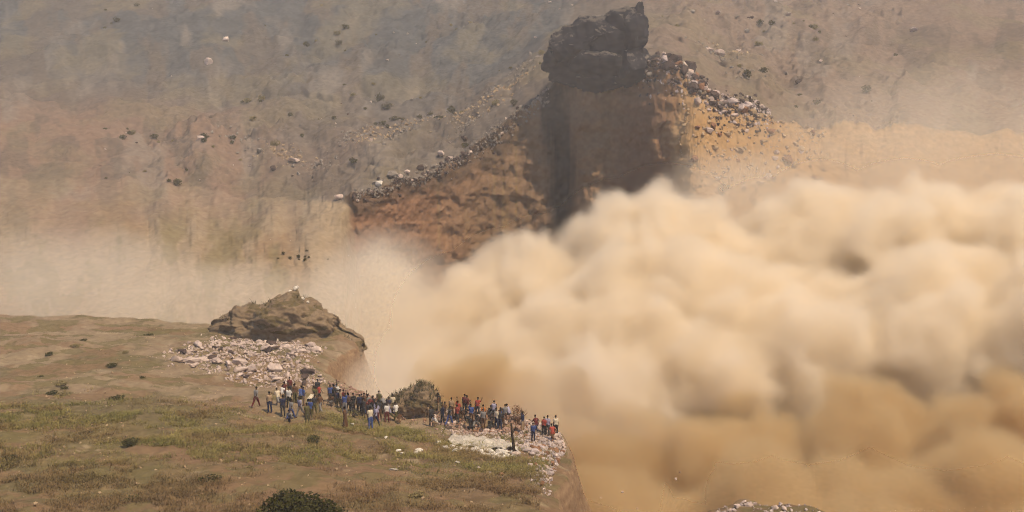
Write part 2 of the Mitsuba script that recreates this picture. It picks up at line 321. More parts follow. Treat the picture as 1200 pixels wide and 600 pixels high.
dens = SIGMA * thick ** 1.3 * (0.75 + 0.5 * up_noise(7.0, 73, 2))
dens = np.maximum(dens, plume)
vn = np.clip(up_noise(11.0, 74, 4) * 2.6 - 0.75, 0, 2)
for x, y, z, rx, ry, rz, s in VEILS:
    q = ((xx - x) / rx) ** 2 + ((yy - y) / ry) ** 2 + ((zz - z) / rz) ** 2
    dens = dens + s * np.clip(1 - q, 0, 1) * (0.3 + 0.7 * vn)
for ax in range(3):  # nothing reaches the box's faces
    edge = [slice(None)] * 3
    for e in (0, -1):
        edge[ax] = e
        dens[tuple(edge)] = 0
dens = np.clip(dens, 0, SIGMA * 1.1).astype(np.float32)
GRID = T().translate(BOX0.tolist()).scale((np.array([nx, ny, nz]) * VOX).tolist())
ROOM = m3.Manifold.cube((np.array([nx, ny, nz]) * VOX).tolist()).translate(BOX0.tolist())
for key, alb in (('dust_air', [0.998, 0.938, 0.825]), ('brown_dust_air', [0.815, 0.665, 0.405])):
    scene[key] = {'type': 'heterogeneous', 'albedo': {'type': 'rgb', 'value': alb},
                  'sigma_t': {'type': 'gridvolume', 'grid': mi.VolumeGrid(dens[..., None]), 'filter_type': 'trilinear', 'to_world': GRID}}


def balls(lobes, grow):
    return [m3.Manifold.sphere(r + grow, 24).translate([x, y, z]) for x, y, z, r in lobes]


# the brown dust has its own volume; the pale dust is one volume, with unseen shells added inside it for the denoiser
low = m3.Manifold.batch_boolean(balls(BROWN, 3.4) + [m3.Manifold.sphere(1.0, 32).scale([rx, ry, rz]).translate([x, y, z]) for x, y, z, rx, ry, rz, d in VEILS[8:11]], m3.OpType.Add) ^ ROOM
low_grown = m3.Manifold.batch_boolean(balls(BROWN, 3.46) + [m3.Manifold.sphere(1.0, 32).scale([rx + 0.06, ry + 0.06, rz + 0.06]).translate([x, y, z]) for x, y, z, rx, ry, rz, d in VEILS[8:11]], m3.OpType.Add)
thin = m3.Manifold.batch_hull(balls(PALE, 5.0) + [m3.Manifold.sphere(1.03, 32).scale([rx, ry, rz]).translate([x, y, z]) for x, y, z, rx, ry, rz, d in np.vstack([VEILS[:8], VEILS[11:]])]) ^ ROOM
guide_shell = (m3.Manifold.batch_boolean(balls(PALE, 3.4), m3.OpType.Add) - m3.Manifold.batch_boolean(balls(BROWN, 3.6) + [m3.Manifold.sphere(1.0, 32).scale([rx + 0.2, ry + 0.2, rz + 0.2]).translate([x, y, z]) for x, y, z, rx, ry, rz, d in VEILS[8:11]], m3.OpType.Add)) ^ ROOM.scale([0.99, 0.99, 0.99]).translate([0.2, 1.2, 0.2])
heart = (m3.Manifold.batch_boolean(balls(PALE, 2.6), m3.OpType.Add) - m3.Manifold.batch_boolean(balls(BROWN, 4.4) + [m3.Manifold.sphere(1.0, 32).scale([rx + 1.0, ry + 1.0, rz + 1.0]).translate([x, y, z]) for x, y, z, rx, ry, rz, d in VEILS[8:11]], m3.OpType.Add)) ^ ROOM.scale([0.98, 0.98, 0.98]).translate([0.4, 2.4, 0.4])
for key, mesh, med, out in (('dust_cloud', thin - low_grown, 'dust_air', 'haze_air'), ('dust_cloud__billows', guide_shell, 'dust_air', 'dust_air'), ('dust_cloud__billows__heart', heart, 'dust_air', 'dust_air'), ('low_dust_cloud', low, 'brown_dust_air', 'haze_air')):
    scene[key] = ply(mesh, {'type': 'null'}, interior={'type': 'ref', 'id': med}, exterior={'type': 'ref', 'id': out})
note('dust_cloud', 'huge pale billowing cloud of dust in front of the pit wall', 'dust cloud', kind='stuff')
note('dust_cloud__billows', kind='stuff')
note('dust_cloud__billows__heart', kind='stuff')
note('low_dust_cloud', 'low golden brown dust rolling up against the crowd ledge', 'dust cloud', kind='stuff')

# ------------------------------------------------------------------ stones, shared shapes and materials
def rock_mesh(seed, flat=0.7, n=22, rough=0.0):
    r = np.random.default_rng(seed)
    v = r.normal(size=(n, 3))
    v /= np.linalg.norm(v, axis=1, keepdims=True)
    v *= r.uniform(0.75, 1.0, (n, 1)) * [1, 0.8, flat]
    m = trimesh.Trimesh(v).convex_hull
    if rough:
        m = m.subdivide().subdivide()
        m.vertices += rough * (meshkit.fbm(m.vertices * 1.9 + seed, 3, seed)[:, None] - 0.5) * m.vertex_normals * 2
    return m


def stone_color(a, b, s):
    return proc(lambda p, n, uv: mix(a, b, tfbm(p.x * s, p.y * s, p.z * s, 3)) * (0.8 + 0.4 * tnoise(p.x * s * 6, p.y * s * 6, p.z * s * 6)))


for key, a, b, s in (('m_pale', (0.34, 0.26, 0.22), (0.72, 0.60, 0.53), 1.7), ('m_white', (0.55, 0.50, 0.42), (0.80, 0.76, 0.68), 1.3), ('m_dark', (0.045, 0.035, 0.034), (0.12, 0.085, 0.075), 0.9),
                     ('m_rust', (0.17, 0.085, 0.05), (0.34, 0.19, 0.115), 1.1), ('m_tan', (0.33, 0.235, 0.14), (0.50, 0.38, 0.25), 1.0), ('m_grey', (0.16, 0.135, 0.115), (0.34, 0.30, 0.26), 0.9),
                     ('m_mauve', (0.24, 0.19, 0.185), (0.74, 0.64, 0.60), 1.9), ('m_pinkish', (0.20, 0.11, 0.075), (0.60, 0.42, 0.34), 1.7), ('m_slate', (0.022, 0.023, 0.032), (0.042, 0.041, 0.052), 0.35)):
    scene[key] = {'type': 'twosided', 'bsdf': {'type': 'diffuse', 'reflectance': stone_color(a, b, s)}}
scene['m_slate'] = {'type': 'twosided', 'bsdf': {'type': 'diffuse', 'reflectance': proc(lambda p, n, uv: mix(mix((0.020, 0.021, 0.029), (0.046, 0.044, 0.052), tfbm(p.x * 0.5, p.y * 0.5, p.z * 1.1, 4)), (0.13, 0.115, 0.10), tsm(0.55, 0.85, n.z + 0.5 * (tfbm(p.x * 0.8, p.y * 0.8, p.z * 0.8, 3) - 0.5)) * 0.8))}}  # upward faces paler: settled dust and sunlit relief put into the colour
ROCKS = [ply(rock_mesh(100 + i, f)) for i, f in enumerate((0.55, 0.7, 0.85, 0.6, 0.75, 0.5))]


def shape(base, bsdf, mat):
    return {**base, 'bsdf': {'type': 'ref', 'id': bsdf}, 'to_world': mat}


def pose(x, y, z, rz=0.0, s=1.0, tilt=0.0):
    m = T().translate([float(x), float(y), float(z)]).rotate([0, 0, 1], float(rz))
    if tilt:
        m = m.rotate([1, 0.3, 0], float(tilt))
    return m.scale(s if np.isscalar(s) else [float(k) for k in s])


COUNT = {}


def numbered(name):
    n = COUNT.get(name, 0)
    COUNT[name] = n + 1
    return name if n == 0 else f'{name}_{n:03d}'


def far_point(s, t):
    j = np.interp(s, S, np.arange(len(S)))
    i = np.interp(t, ROWS, np.arange(len(ROWS)))
    i0, j0 = min(int(i), len(ROWS) - 2), min(int(j), len(S) - 2)
    a, b = i - i0, j - j0
    return (P_far[i0, j0] * (1 - a) + P_far[i0 + 1, j0] * a) * (1 - b) + (P_far[i0, j0 + 1] * (1 - a) + P_far[i0 + 1, j0 + 1] * a) * b


def stone(name, p, size, mat, label, group, r, squash=(1, 1, 1), sink=0.3, cat='rock'):
    key = numbered(name)
    sz = size * 0.5
    scene[key] = shape(ROCKS[r.integers(len(ROCKS))], mat, pose(p[0], p[1], p[2] + sz * (0.65 - sink), r.uniform(0, 360), [sz * k * r.uniform(0.8, 1.25) for k in squash], r.uniform(-25, 25)))
    note(key, label, cat, group)
    return key


def zone(s, t, size):
    where = 'above the tan slope' if s < -31 else 'above the sloping left rim' if s < 4 else 'uphill of the dark crag' if s < 28 else 'uphill of the orange slope'
    where = where if s < 52 else 'far along the hillside, above the dust'
    high = 'low down' if t < 2.35 else 'halfway up' if t < 2.95 else 'high up'
    return ('big' if size > 1.5 else 'middling' if size > 1.0 else 'small'), f'{high} {where}'


def rubble(key, pts, sizes, mat, label, seed):
    """Small stones too many to count: one mesh of real pieces."""
    r = np.random.default_rng(seed)
    protos = [rock_mesh(300 + i, 0.7, 11) for i in range(5)]
    V, F, at = [], [], 0
    for p, s in zip(pts, sizes):
        m = protos[r.integers(5)]
        R = trimesh.transformations.random_rotation_matrix(r.random(3))[:3, :3]
        V.append(m.vertices @ R.T * (s * 0.5) + p + [0, 0, s * r.uniform(-0.05, 0.25)])
        F.append(m.faces + at)
        at += len(m.vertices)
    scene[key] = ply((np.vstack(V), np.vstack(F)), mat)
    note(key, label, 'rubble', kind='stuff')


def scatter(poly, n, r, fade=1.1):
    P = shapely.Polygon(poly)
    x0, y0, x1, y1 = P.bounds
    out = []
    while len(out) < n:
        q = np.array([r.uniform(x0, x1), r.uniform(y0, y1)])
        if shapely.contains_xy(P, *q):
            if r.random() < 0.35:
                q = q + r.normal(0, fade, 2)
            if edge_distance(*q) > -0.2:
                continue
            out.append([q[0], q[1], gz(*q)])
    return np.array(out)


# ------------------------------------------------------------------ the dark crag on the rim
def crag_mesh():
    r = np.random.default_rng(5)

    def lump(c, rad, n=26):
        v = r.normal(size=(n, 3))
        v /= np.linalg.norm(v, axis=1, keepdims=True)
        return m3.Manifold.hull_points((np.array(c) + v * rad * r.uniform(0.85, 1.0, (n, 1))).astype(np.float64))
    m = lump((0, 0, 0), (8.0, 4.5, 5.2), 40)
    for c, rad in (((-4.5, -0.5, -0.5), (4.8, 4, 4.2)), ((3.2, 0.5, 2.2), (5.4, 3.6, 4.2)), ((6.2, 0.4, 1.6), (2.6, 3, 5.2)), ((-1.5, 0, 2.4), (4, 3, 3)), ((-8.2, 0, -3.4), (2.6, 3, 3.2)), ((1, -1.5, -4.2), (6, 3.5, 3.5)), ((7.2, 0.4, 5.2), (1.0, 1.1, 1.9)), ((-5, 1.0, -5.5), (5, 4, 4)), ((5.5, 1.0, -4.5), (4, 4, 4.5)), ((0, 1.5, -6.5), (7, 4, 3.5))):
        m = m + lump(c, rad)
    t = m.refine_to_length(0.55).to_mesh()
    t = trimesh.Trimesh(t.vert_properties[:, :3], t.tri_verts, process=False)
    t.merge_vertices()
    p = t.vertices
    t.vertices = p + t.vertex_normals * (1.9 * (meshkit.fbm(p / 3.2, 5, 9) - 0.5) + 1.2 * (meshkit.fbm(p / [0.8, 0.8, 2.4], 3, 12) - 0.5))[:, None]
    return t


scene['rock_crag'] = shape(ply(crag_mesh(), smooth=28), 'm_slate', pose(16.0, 208.6, 67.6, -34, (1.16, 1.0, 1.0)))
note('rock_crag', 'dark slate-grey jagged crag standing on top of the pit wall', 'rock')

# stones along the rim and on the slopes above and beside the wall
r = np.random.default_rng(21)
for i in range(150):
    u = r.beta(1.2, 1.6)
    s = 23.5 + 24 * u
    t = 2.0 + r.normal(0.0, 0.035) + 0.02
    m = ('m_dark', 'm_dark', 'm_grey', 'm_mauve', 'm_pale', 'm_rust')[r.integers(6)]
    big = (0.6 + 2.2 * r.random() ** 2) * (1.3 if m == 'm_dark' else 1.0)
    what = {'m_dark': ('dark rock in the rubble right of the crag', 'dark rocks on the rim'), 'm_grey': ('grey stone in the rubble right of the crag', 'grey stones on the rim'),
            'm_mauve': ('mauve-grey stone in the rubble right of the crag', 'mauve stones on the rim'), 'm_pale': ('pale stone in the rubble right of the crag', 'pale stones on the rim'),
            'm_rust': ('rusty brown stone in the rubble right of the crag', 'rusty stones on the rim')}[m]
    a = 'big' if big > 1.7 else 'middling' if big > 1.0 else 'small'
    b = ', close to it' if s < 30 else ', mid-band' if s < 36 else ', far end'
    stone('rim_stone', far_point(s, t), big, m, a + ' ' + what[0] + b, what[1], r)
for i in range(40):
    s, m, big = r.uniform(3.5, 27), 'm_slate', 0.6 + 2.4 * r.random() ** 2
    stone('crag_block', far_point(s, 2.0 + abs(r.normal(0, 0.05))), big, m, ('big' if big > 1.4 else 'small') + ' dark slate block at the foot of the crag, ' + ('left' if s < 12 else 'right' if s > 20 else 'middle') + ' side',
          'slate blocks round the crag', r)
for i in range(46):
    s = -29 + 34 * r.random() ** 0.9
    m = ('m_dark', 'm_grey', 'm_pale')[r.integers(3)]
    what = {'m_dark': ('dark stone on the crumbling rim left of the crag', 'dark stones on the left rim'), 'm_grey': ('grey stone on the crumbling rim left of the crag', 'grey stones on the left rim'),
            'm_pale': ('pale stone on the crumbling rim left of the crag', 'pale stones on the left rim')}[m]
    a = ', near its lower end' if s < -18 else ', halfway along' if s < -7 else ', near the crag'
    stone('rim_rock', far_point(s, 2.0 + r.normal(0, 0.018)), r.uniform(0.5, 1.5), m, what[0] + a, what[1], r)
stone('pale_block', far_point(-25.0, 2.012), 1.9, 'm_white', 'bright pale block perched on the left end of the rim', None, r)
for i in range(60):
    s, t = r.uniform(33, 58), 2.0 - 0.5 * r.random() ** 1.4
    m = ('m_pale', 'm_tan', 'm_rust')[r.integers(3)]
    what = {'m_pale': ('pale stone on the orange slope', 'pale stones on the orange slope'), 'm_tan': ('tan stone on the orange slope', 'tan stones on the orange slope'),
            'm_rust': ('rusty stone on the orange slope', 'rusty stones on the orange slope')}[m]
    a = ('near its top' if t > 1.88 else 'lower down') + (' by the wall' if s < 38 else ' far from the wall' if s > 48 else ' mid-slope')
    sz = 0.5 + 2.0 * r.random() ** 2
    stone('slope_stone', far_point(s, t), sz, m, ('big ' if sz > 1.1 else 'small ') + what[0] + ', ' + a, what[1], r)
CL = np.stack([r.uniform(-75, 75, 22), 2.05 + 1.6 * r.random(22) ** 1.3], 1)
for i in range(95):
    s, t = CL[r.integers(22)] + r.normal(0, 1, 2) * [4.5, 0.09] if r.random() < 0.75 else (r.uniform(-75, 75), 2.05 + 1.7 * r.random() ** 1.3)
    s, t = float(np.clip(s, -78, 78)), max(2.02, float(t))
    if 4 < s < 26 and t < 2.25:
        continue
    m = ('m_pale', 'm_pale', 'm_grey', 'm_dark')[r.integers(4)]
    c, sz = m[2:], 0.5 + 2.3 * r.random() ** 2.2
    a, b = zone(s, t, sz)
    stone('hillside_boulder', far_point(s, t), sz, m, f'{a} {c} boulder on the hillside, {b}', f'{c} boulders on the hillside', r, cat='boulder')


def far_band(n, f, lift=0.0):
    return np.array([far_point(*f()) + [0, 0, lift] for _ in range(n)])


def sizes(n, lo, hi, p=2.4):
    return lo + (hi - lo) * r.random(n) ** p


band = lambda: (r.uniform(23.5, 49), 2.0 + r.normal(0.01, 0.05))
for key, n, m, f, lo, hi, lab in (
        ('rim_rubble', 900, 'm_dark', band, 0.3, 1.5, 'dark broken rubble strewn along the rim right of the crag'),
        ('pale_rim_rubble', 600, 'm_mauve', band, 0.25, 1.2, 'mauve-grey small rubble strewn along the rim right of the crag'),
        ('orange_slope_rubble', 900, 'm_tan', lambda: (r.uniform(32, 60), 2.0 - 0.45 * r.random() ** 1.5), 0.2, 1.3, 'tan rubble strewn down the orange slope right of the wall'),
        ('rim_edge_rubble', 700, 'm_grey', lambda: (-29 + 36 * r.random(), 2.0 + r.normal(-0.012, 0.022)), 0.2, 1.1, 'grey crumbling rubble along the sloping rim left of the crag'),
        ('dark_rim_edge_rubble', 500, 'm_dark', lambda: (-29 + 30 * r.random(), 2.0 - abs(r.normal(0.0, 0.03))), 0.2, 1.2, 'dark crumbling rubble just under the sloping rim left of the crag')):
    rubble(key, far_band(n, f), sizes(n, lo, hi), m, lab, 500 + n)
for key, m, spots, lab in (('hillside_rubble', 'm_grey', ((-30, 2.5), (-22, 2.42), (-17, 2.62), (-9, 2.33), (-3, 2.6), (3, 2.75), (38, 2.7), (44, 2.45), (-38, 2.3), (-52, 2.5)), 'grey rubble fans strewn on the hillside'),
                           ('pale_hillside_rubble', 'm_tan', ((-27, 2.45), (-20, 2.5), (-12, 2.45), (-6, 2.4), (0, 2.5), (41, 2.9), (-44, 2.35)), 'pale yellowish rubble patches strewn on the hillside')):
    n = 900
    c = np.array(spots)[r.integers(len(spots), size=n)]
    rubble(key, np.array([far_point(a + r.normal(0, 2.2), b + r.normal(0, 0.045)) for a, b in c]), sizes(n, 0.2, 1.2), m, lab, 600)


# ------------------------------------------------------------------ shrubs
def leaf_cloud(n, leaf, seed, flat=0.75, shell=0.55):
    """A crown of small leaf faces (two triangles each) through an uneven volume."""
    r = np.random.default_rng(seed)
    cl = r.normal(size=(7, 3))
    cl = cl / np.linalg.norm(cl, axis=1, keepdims=True) * r.uniform(0.2, 0.62, (7, 1)) * [1, 1, flat]
    d = r.normal(size=(n, 3))
    d /= np.linalg.norm(d, axis=1, keepdims=True)
    c = cl[r.integers(7, size=n)] + d * (shell * r.uniform(0.35, 1.0, (n, 1)) ** 0.6) * [1, 1, flat]
    a = r.normal(size=(n, 3))
    a /= np.linalg.norm(a, axis=1, keepdims=True)
    b = np.cross(a, r.normal(size=(n, 3)))
    b /= np.linalg.norm(b, axis=1, keepdims=True)
    L = leaf * r.uniform(0.6, 1.3, (n, 1))
    V = np.stack([c - a * L, c + b * L * 0.45, c + a * L, c - b * L * 0.45], 1).reshape(-1, 3)
    F = (np.arange(n)[:, None] * 4 + [0, 1, 2, 3]).reshape(-1, 4)
    V[:, 2] -= V[:, 2].min()
    return V, F


def stick(points, radii, sides=6):
    m = None
    out = []
    for (p, q), (ra, rb) in zip(zip(points[:-1], points[1:]), zip(radii[:-1], radii[1:])):
        out.append(m3.Manifold.batch_hull([m3.Manifold.sphere(ra, sides).translate(list(map(float, p))), m3.Manifold.sphere(rb, sides).translate(list(map(float, q)))]))
    return m3.Manifold.batch_boolean(out, m3.OpType.Add)


for key, a, b in (('m_scrub', (0.050, 0.048, 0.022), (0.12, 0.105, 0.05)), ('m_dry', (0.16, 0.13, 0.055), (0.30, 0.245, 0.12)), ('m_bush', (0.026, 0.032, 0.010), (0.085, 0.078, 0.026))):
    scene[key] = {'type': 'twosided', 'bsdf': {'type': 'diffuse', 'reflectance': stone_color(a, b, 2.3)}}
SHRUBS = [ply(leaf_cloud(260, 0.16, 400 + i)) for i in range(4)]
CL = np.stack([r.uniform(-75, 75, 16), 2.05 + 1.7 * r.random(16) ** 1.15], 1)
for i in range(120):
    s, t = CL[r.integers(16)] + r.normal(0, 1, 2) * [5.0, 0.08] if r.random() < 0.8 else (r.uniform(-75, 75), 2.03 + 1.9 * r.random() ** 1.15)
    s, t = float(np.clip(s, -78, 78)), max(2.02, float(t))
    if 3 < s < 28 and t < 2.3:
        continue
    dry = r.random() < 0.4
    key = numbered('scrub_bush')
    p, sz = far_point(s, t), 0.45 + 1.1 * r.random() ** 1.8
    scene[key] = shape(SHRUBS[r.integers(4)], 'm_dry' if dry else 'm_scrub', pose(p[0], p[1], p[2] - 0.15, r.uniform(0, 360), [sz, sz, sz * r.uniform(0.7, 1.1)]))
    a, b = zone(s, t, sz * 1.2)
    note(key, f'{a} dry yellowish bush on the hillside, {b}' if dry else f'{a} dark scrub bush on the hillside, {b}', 'bush', 'dry yellow bushes on the hillside' if dry else 'dark scrub bushes on the hillside')
for i in range(11):  # a broken line of scrub across the tan slope left of the wall
    key = numbered('slope_scrub')
    s = r.uniform(-45, -35)
    b = 'near the wall' if s > -39 else 'in the middle of the line' if s > -42 else 'farthest from the wall'
    p, sz = far_point(s, 1.46 + 0.004 * (s + 62) * 0 + r.normal(0, 0.025)), r.uniform(0.2, 0.5)
    scene[key] = shape(SHRUBS[r.integers(4)], 'm_scrub', pose(p[0], p[1], p[2] - 0.1, r.uniform(0, 360), [sz, sz, sz]))
    note(key, ('larger' if sz > 0.42 else 'tiny') + f' dark scrub plant on the tan slope, {b}', 'bush', 'scrub on the tan slope')


# ------------------------------------------------------------------ earth mounds behind the crowd
def col_mound(p, n, uv):
    med = tfbm(p.x * 0.9, p.y * 0.9, p.z * 1.6, 4)
    fine = tfbm(p.x * 4.0, p.y * 4.0, p.z * 4.0, 3)
    c = mix((0.19, 0.135, 0.085), (0.31, 0.235, 0.155), med)
    c = mix(c, (0.12, 0.095, 0.042), tsm(0.5, 0.62, tfbm(p.x * 0.6, p.y * 0.6, p.z * 1.4 + 9, 3)) * 0.7)
    return c * (0.62 + 0.5 * fine)


scene['m_mound'] = {'type': 'twosided', 'bsdf': {'type': 'diffuse', 'reflectance': proc(col_mound)}}


def mound(sx, sy, sz, seed, bite=0.25, crest=0.3):
    m = trimesh.creation.icosphere(subdivisions=6)
    v = m.vertices.copy()
    v[:, 2] = np.where(v[:, 2] > 0, v[:, 2] ** 0.9 * (0.72 + crest * np.exp(-((v[:, 0] - 0.3) / 0.3) ** 2)), v[:, 2] * 0.6)
    v = v * [sx, sy, sz]
    nrm = m.vertex_normals
    v = v + nrm * ((0.7 if sz > 5 else 0.34) * sz * (meshkit.fbm(v / (0.8 * sz), 5, seed) - 0.5) + 0.22 * sz * (meshkit.fbm(v / (0.22 * sz), 3, seed + 1) - 0.5) + 0.35 * (meshkit.fbm(v / 0.45, 3, seed + 2) - 0.5))[:, None]
    v[:, 1] += bite * sz * np.exp(-((v[:, 2] - 0.12 * sz) / (0.25 * sz)) ** 2) * (v[:, 1] < 0)      # undercut face towards the ledge
    low = v[:, 2] < 0.16 * sz
    v[low, :2] *= 1 + 0.35 * np.clip(0.16 - v[low, 2] / sz, 0, 0.4)[:, None] / 0.4                       # the foot spreads into the ground
    return trimesh.Trimesh(v, m.faces, process=False)


def tufts_on(mesh, n, h, seed, up=0.25):
    r = np.random.default_rng(seed)
    pts, fi = trimesh.sample.sample_surface(mesh, n, seed=seed)
    keep = mesh.face_normals[fi][:, 2] > up
    pts = pts[keep]
    k = 6
    c = np.repeat(pts, k, 0) + r.normal(0, h * 0.25, (len(pts) * k, 3)) * [1, 1, 0]
    a = r.uniform(0, 2 * np.pi, len(c))
    lean = r.normal(0, 0.45, (len(c), 2))
    hh = h * r.uniform(0.4, 1.1, len(c))
    w = 0.035 * h / 0.4
    side = np.stack([np.cos(a), np.sin(a), a * 0], 1) * w
    tip = c + np.stack([lean[:, 0] * hh, lean[:, 1] * hh, hh], 1)
    V = np.stack([c - side, c + side, tip], 1).reshape(-1, 3)
    return V, np.arange(len(V)).reshape(-1, 3)


MOUNDS = []
for name, (x, y), (sx, sy, sz), seed, rz, veg, lab in (('earth_mound', (-26.2, 118.0), (7.4, 4.4, 6.4), 81, 4, 10, 'large dusty brown earth mound behind the pale rubble heap, pale blocks on its crest'),
                                                   ('earth_mound', (-8.7, 92.4), (3.3, 2.0, 3.6), 88, -4, 260, 'low scrubby brown mound at the pit edge in the middle of the crowd')):
    key = numbered(name)
    mesh = mound(sx, sy, sz, seed)
    mesh.apply_transform(trimesh.transformations.rotation_matrix(math.radians(rz), [0, 0, 1]))
    mesh.apply_translation([x, y, gz(x, y - 1.5) - 0.5])
    scene[key] = ply(mesh, 'm_mound', smooth=True)
    note(key, lab, 'mound')
    scene[key + '__scrub'] = ply(tufts_on(mesh, int(veg * sx), 0.24 * sz ** 0.5, seed), 'm_scrub')
    note(key + '__scrub', kind='stuff')
    MOUNDS.append(mesh)
for dx, sz in ((0.6, 0.9), (1.2, 0.7), (-0.1, 0.55), (1.8, 0.6)):
    q = MOUNDS[0].ray.intersects_location([[-24.2 + dx, 118.2, 80]], [[0, 0, -1]])[0]
    stone('crest_block', q[np.argmax(q[:, 2])], sz, 'm_white', 'whitish block on the crest of the large brown mound', 'white blocks on the large mound', r)

# ------------------------------------------------------------------ rubble on the ledge
r = np.random.default_rng(33)
HEAP_L = [(-31, 115), (-24, 115), (-19.6, 112), (-19.4, 103), (-16.8, 96.5), (-18, 92.5), (-22, 93), (-33, 102)]
pts = scatter(HEAP_L, 2200, r)
rubble('pale_rubble', pts, 0.12 + 0.505 * r.random(len(pts)) ** 2.2, 'm_pale', 'heap of pinkish pale rubble below the large brown mound', 34)
for p in scatter(HEAP_L, 90, r):
    m = 'm_pale' if r.random() < 0.75 else 'm_dark'
    sz = 0.4 + 1.1 * r.random() ** 2
    a = ('big ' if sz > 0.95 else 'middling ' if sz > 0.7 else 'small ') + ('pinkish pale' if m == 'm_pale' else 'dark')
    b = ('top' if p[1] > 107 else 'foot' if p[1] < 99 else 'middle') + (', outer side' if p[0] < -24 else ', pit side')
    stone('rubble_block', p, sz, m, f'{a} block in the heap below the large mound, at its {b}',
          'pale blocks of the left heap' if m == 'm_pale' else 'dark blocks of the left heap', r, squash=(1.3, 1, 0.7))
HEAP_R = [(-6.6, 91.8), (-3, 92), (1.2, 91.5), (1.5, 88), (-1, 86.5), (-5.5, 87)]
pts = scatter(HEAP_R, 1500, r)
rubble('brown_rubble', pts, 0.10 + 0.425 * r.random(len(pts)) ** 2.2, 'm_pinkish', 'reddish brown rubble under the people right of the scrubby mound', 35)
for p in scatter(HEAP_R, 95, r):
    m = ('m_pale', 'm_rust', 'm_dark')[r.integers(3)]
    what = {'m_pale': 'pale', 'm_rust': 'rusty', 'm_dark': 'dark'}[m]
    sz = r.uniform(0.3, 0.75)
    a = ('big' if sz > 0.55 else 'small') + ' ' + what
    b = ('by the mound' if p[0] < -4.2 else 'by the dry shrub' if p[0] > -1.2 else 'in its middle') + (' at the pit edge' if p[1] > 89.5 else ' on the near side')
    stone('ledge_stone', p, sz, m, f'{a} stone on the reddish brown rubble, {b}', f'{what} stones among the crowd', r)
CORNER = [(0.6, 89), (2.8, 90), (4.3, 88), (4.6, 84), (3.9, 79), (3.1, 72), (2.4, 63), (1.3, 63), (1.6, 72), (0.6, 78)]
pts = scatter(CORNER, 2100, r)
rubble('mauve_rubble', pts, 0.08 + 0.345 * r.random(len(pts)) ** 2.2, 'm_mauve', 'mauve-grey rubble covering the right corner of the ledge beside the dust', 36)
CREST = [(0.6, 90.6), (2.6, 90.8), (4.2, 88.6), (4.4, 85), (2.6, 84), (0.8, 86.5)]
pts = scatter(CREST, 700, r, 0.5)
rubble('corner_rubble', pts, 0.08 + 0.42 * r.random(len(pts)) ** 2, 'm_pale', 'pale pinkish rubble at the far tip of the ledge beside the dust', 40)
for p in scatter(CORNER, 120, r):
    m = ('m_pale', 'm_mauve', 'm_rust')[r.integers(3)]
    what = {'m_pale': 'pale', 'm_rust': 'rusty', 'm_mauve': 'mauve'}[m]
    sz = r.uniform(0.3, 0.75)
    a = ('big' if sz > 0.55 else 'small') + ' ' + what
    b = 'farthest part' if p[1] > 84 else 'middle' if p[1] > 75 else 'nearest part'
    stone('corner_stone', p, sz, m, f'{a} stone on the rubbly right corner of the ledge, in its {b}', f'{what} stones on the right corner', r)
PATCH = [(-6.0, 87.5), (0.6, 87.5), (0.8, 80), (-0.2, 78.5), (-3.5, 83.0)]
pts = scatter(PATCH, 900, r, 0.8)
rubble('sheet_rubble', pts, 0.07 + 0.36 * r.random(len(pts)) ** 2, 'm_pale', 'pale broken stones between the white sheet and the crowd', 41)
STRIP = [(-5.2, 79.0), (-4.0, 76.6), (-0.8, 72.0), (-0.1, 72.6), (-0.2, 74.6), (-2.6, 78.0)]
for p in scatter(STRIP, 120, r, 0.5):
    sz = r.uniform(0.3, 0.7)
    b = ('by the post' if p[0] > -1.5 else 'at the outer end' if p[0] < -3.4 else 'in the middle') + (', close to the sheet' if p[0] + (p[1] - 73) * 0.78 > 0.1 else ', on the grass side')
    stone('white_stone', p, sz, 'm_white', ('big' if sz > 0.5 else 'small') + f' whitish stone below the white sheet, {b}', 'white stones below the sheet', r)
LUMP = [(9.6, 55), (11.0, 58), (13.4, 59.8), (15.8, 57), (17.5, 52), (11, 50)]
pts = scatter(LUMP, 420, r)
rubble('knoll_rubble', pts, 0.08 + 0.295 * r.random(len(pts)) ** 2.2, 'm_mauve', 'pale rubble on the small knoll at the lower right', 37)
for p in scatter(LUMP, 26, r):
    sz = r.uniform(0.3, 0.7)
    b = ('on its crest' if p[1] > 57 else 'on its near flank') + (', ledge side' if p[0] < 12 else ', far side' if p[0] > 14.5 else ', middle')
    stone('knoll_stone', p, sz, 'm_pale', ('big' if sz > 0.5 else 'small') + f' pale stone on the small knoll in the dust, {b}', 'pale stones on the knoll', r)
for x, y, sz in ((-8.0, 74.2, 0.55), (-7.7, 73.4, 0.5), (-6.6, 75.0, 0.5), (-6.7, 74.1, 0.45), (-12.2, 80.8, 0.5), (-10.2, 71.5, 0.45), (-5.2, 76.3, 0.4), (-9.2, 77.0, 0.35), (-3.6, 70.0, 0.4), (-7.4, 65.5, 0.5)):
    stone('grass_stone', (x, y, gz(x, y)), sz, 'm_white', 'single whitish stone lying in the grass below the crowd', 'white stones in the grass', r, squash=(1.3, 1, 0.7))
EDGE_BAND = [(-17, 95.5), (-14.6, 96.2), (-11, 93.4), (-8, 92.8), (-8, 90.5), (-11, 91), (-15.5, 93)]
pts = scatter(EDGE_BAND, 520, r)
rubble('edge_rubble', pts, 0.08 + 0.42 * r.random(len(pts)) ** 2.2, 'm_pinkish', 'pinkish brown rubble along the pit edge left of the scrubby mound', 38)
litter = [(-40, 120), (-24, 116), (-19, 100), (-15, 95), (1, 90), (3, 74), (2, 56), (-30, 46), (-40, 60)]
pts = scatter(litter, 1500, r)
rubble('scattered_stones', pts, 0.05 + 0.30 * r.random(len(pts)) ** 3, 'm_tan', 'small tan stones littering the near slope and ledge', 39)
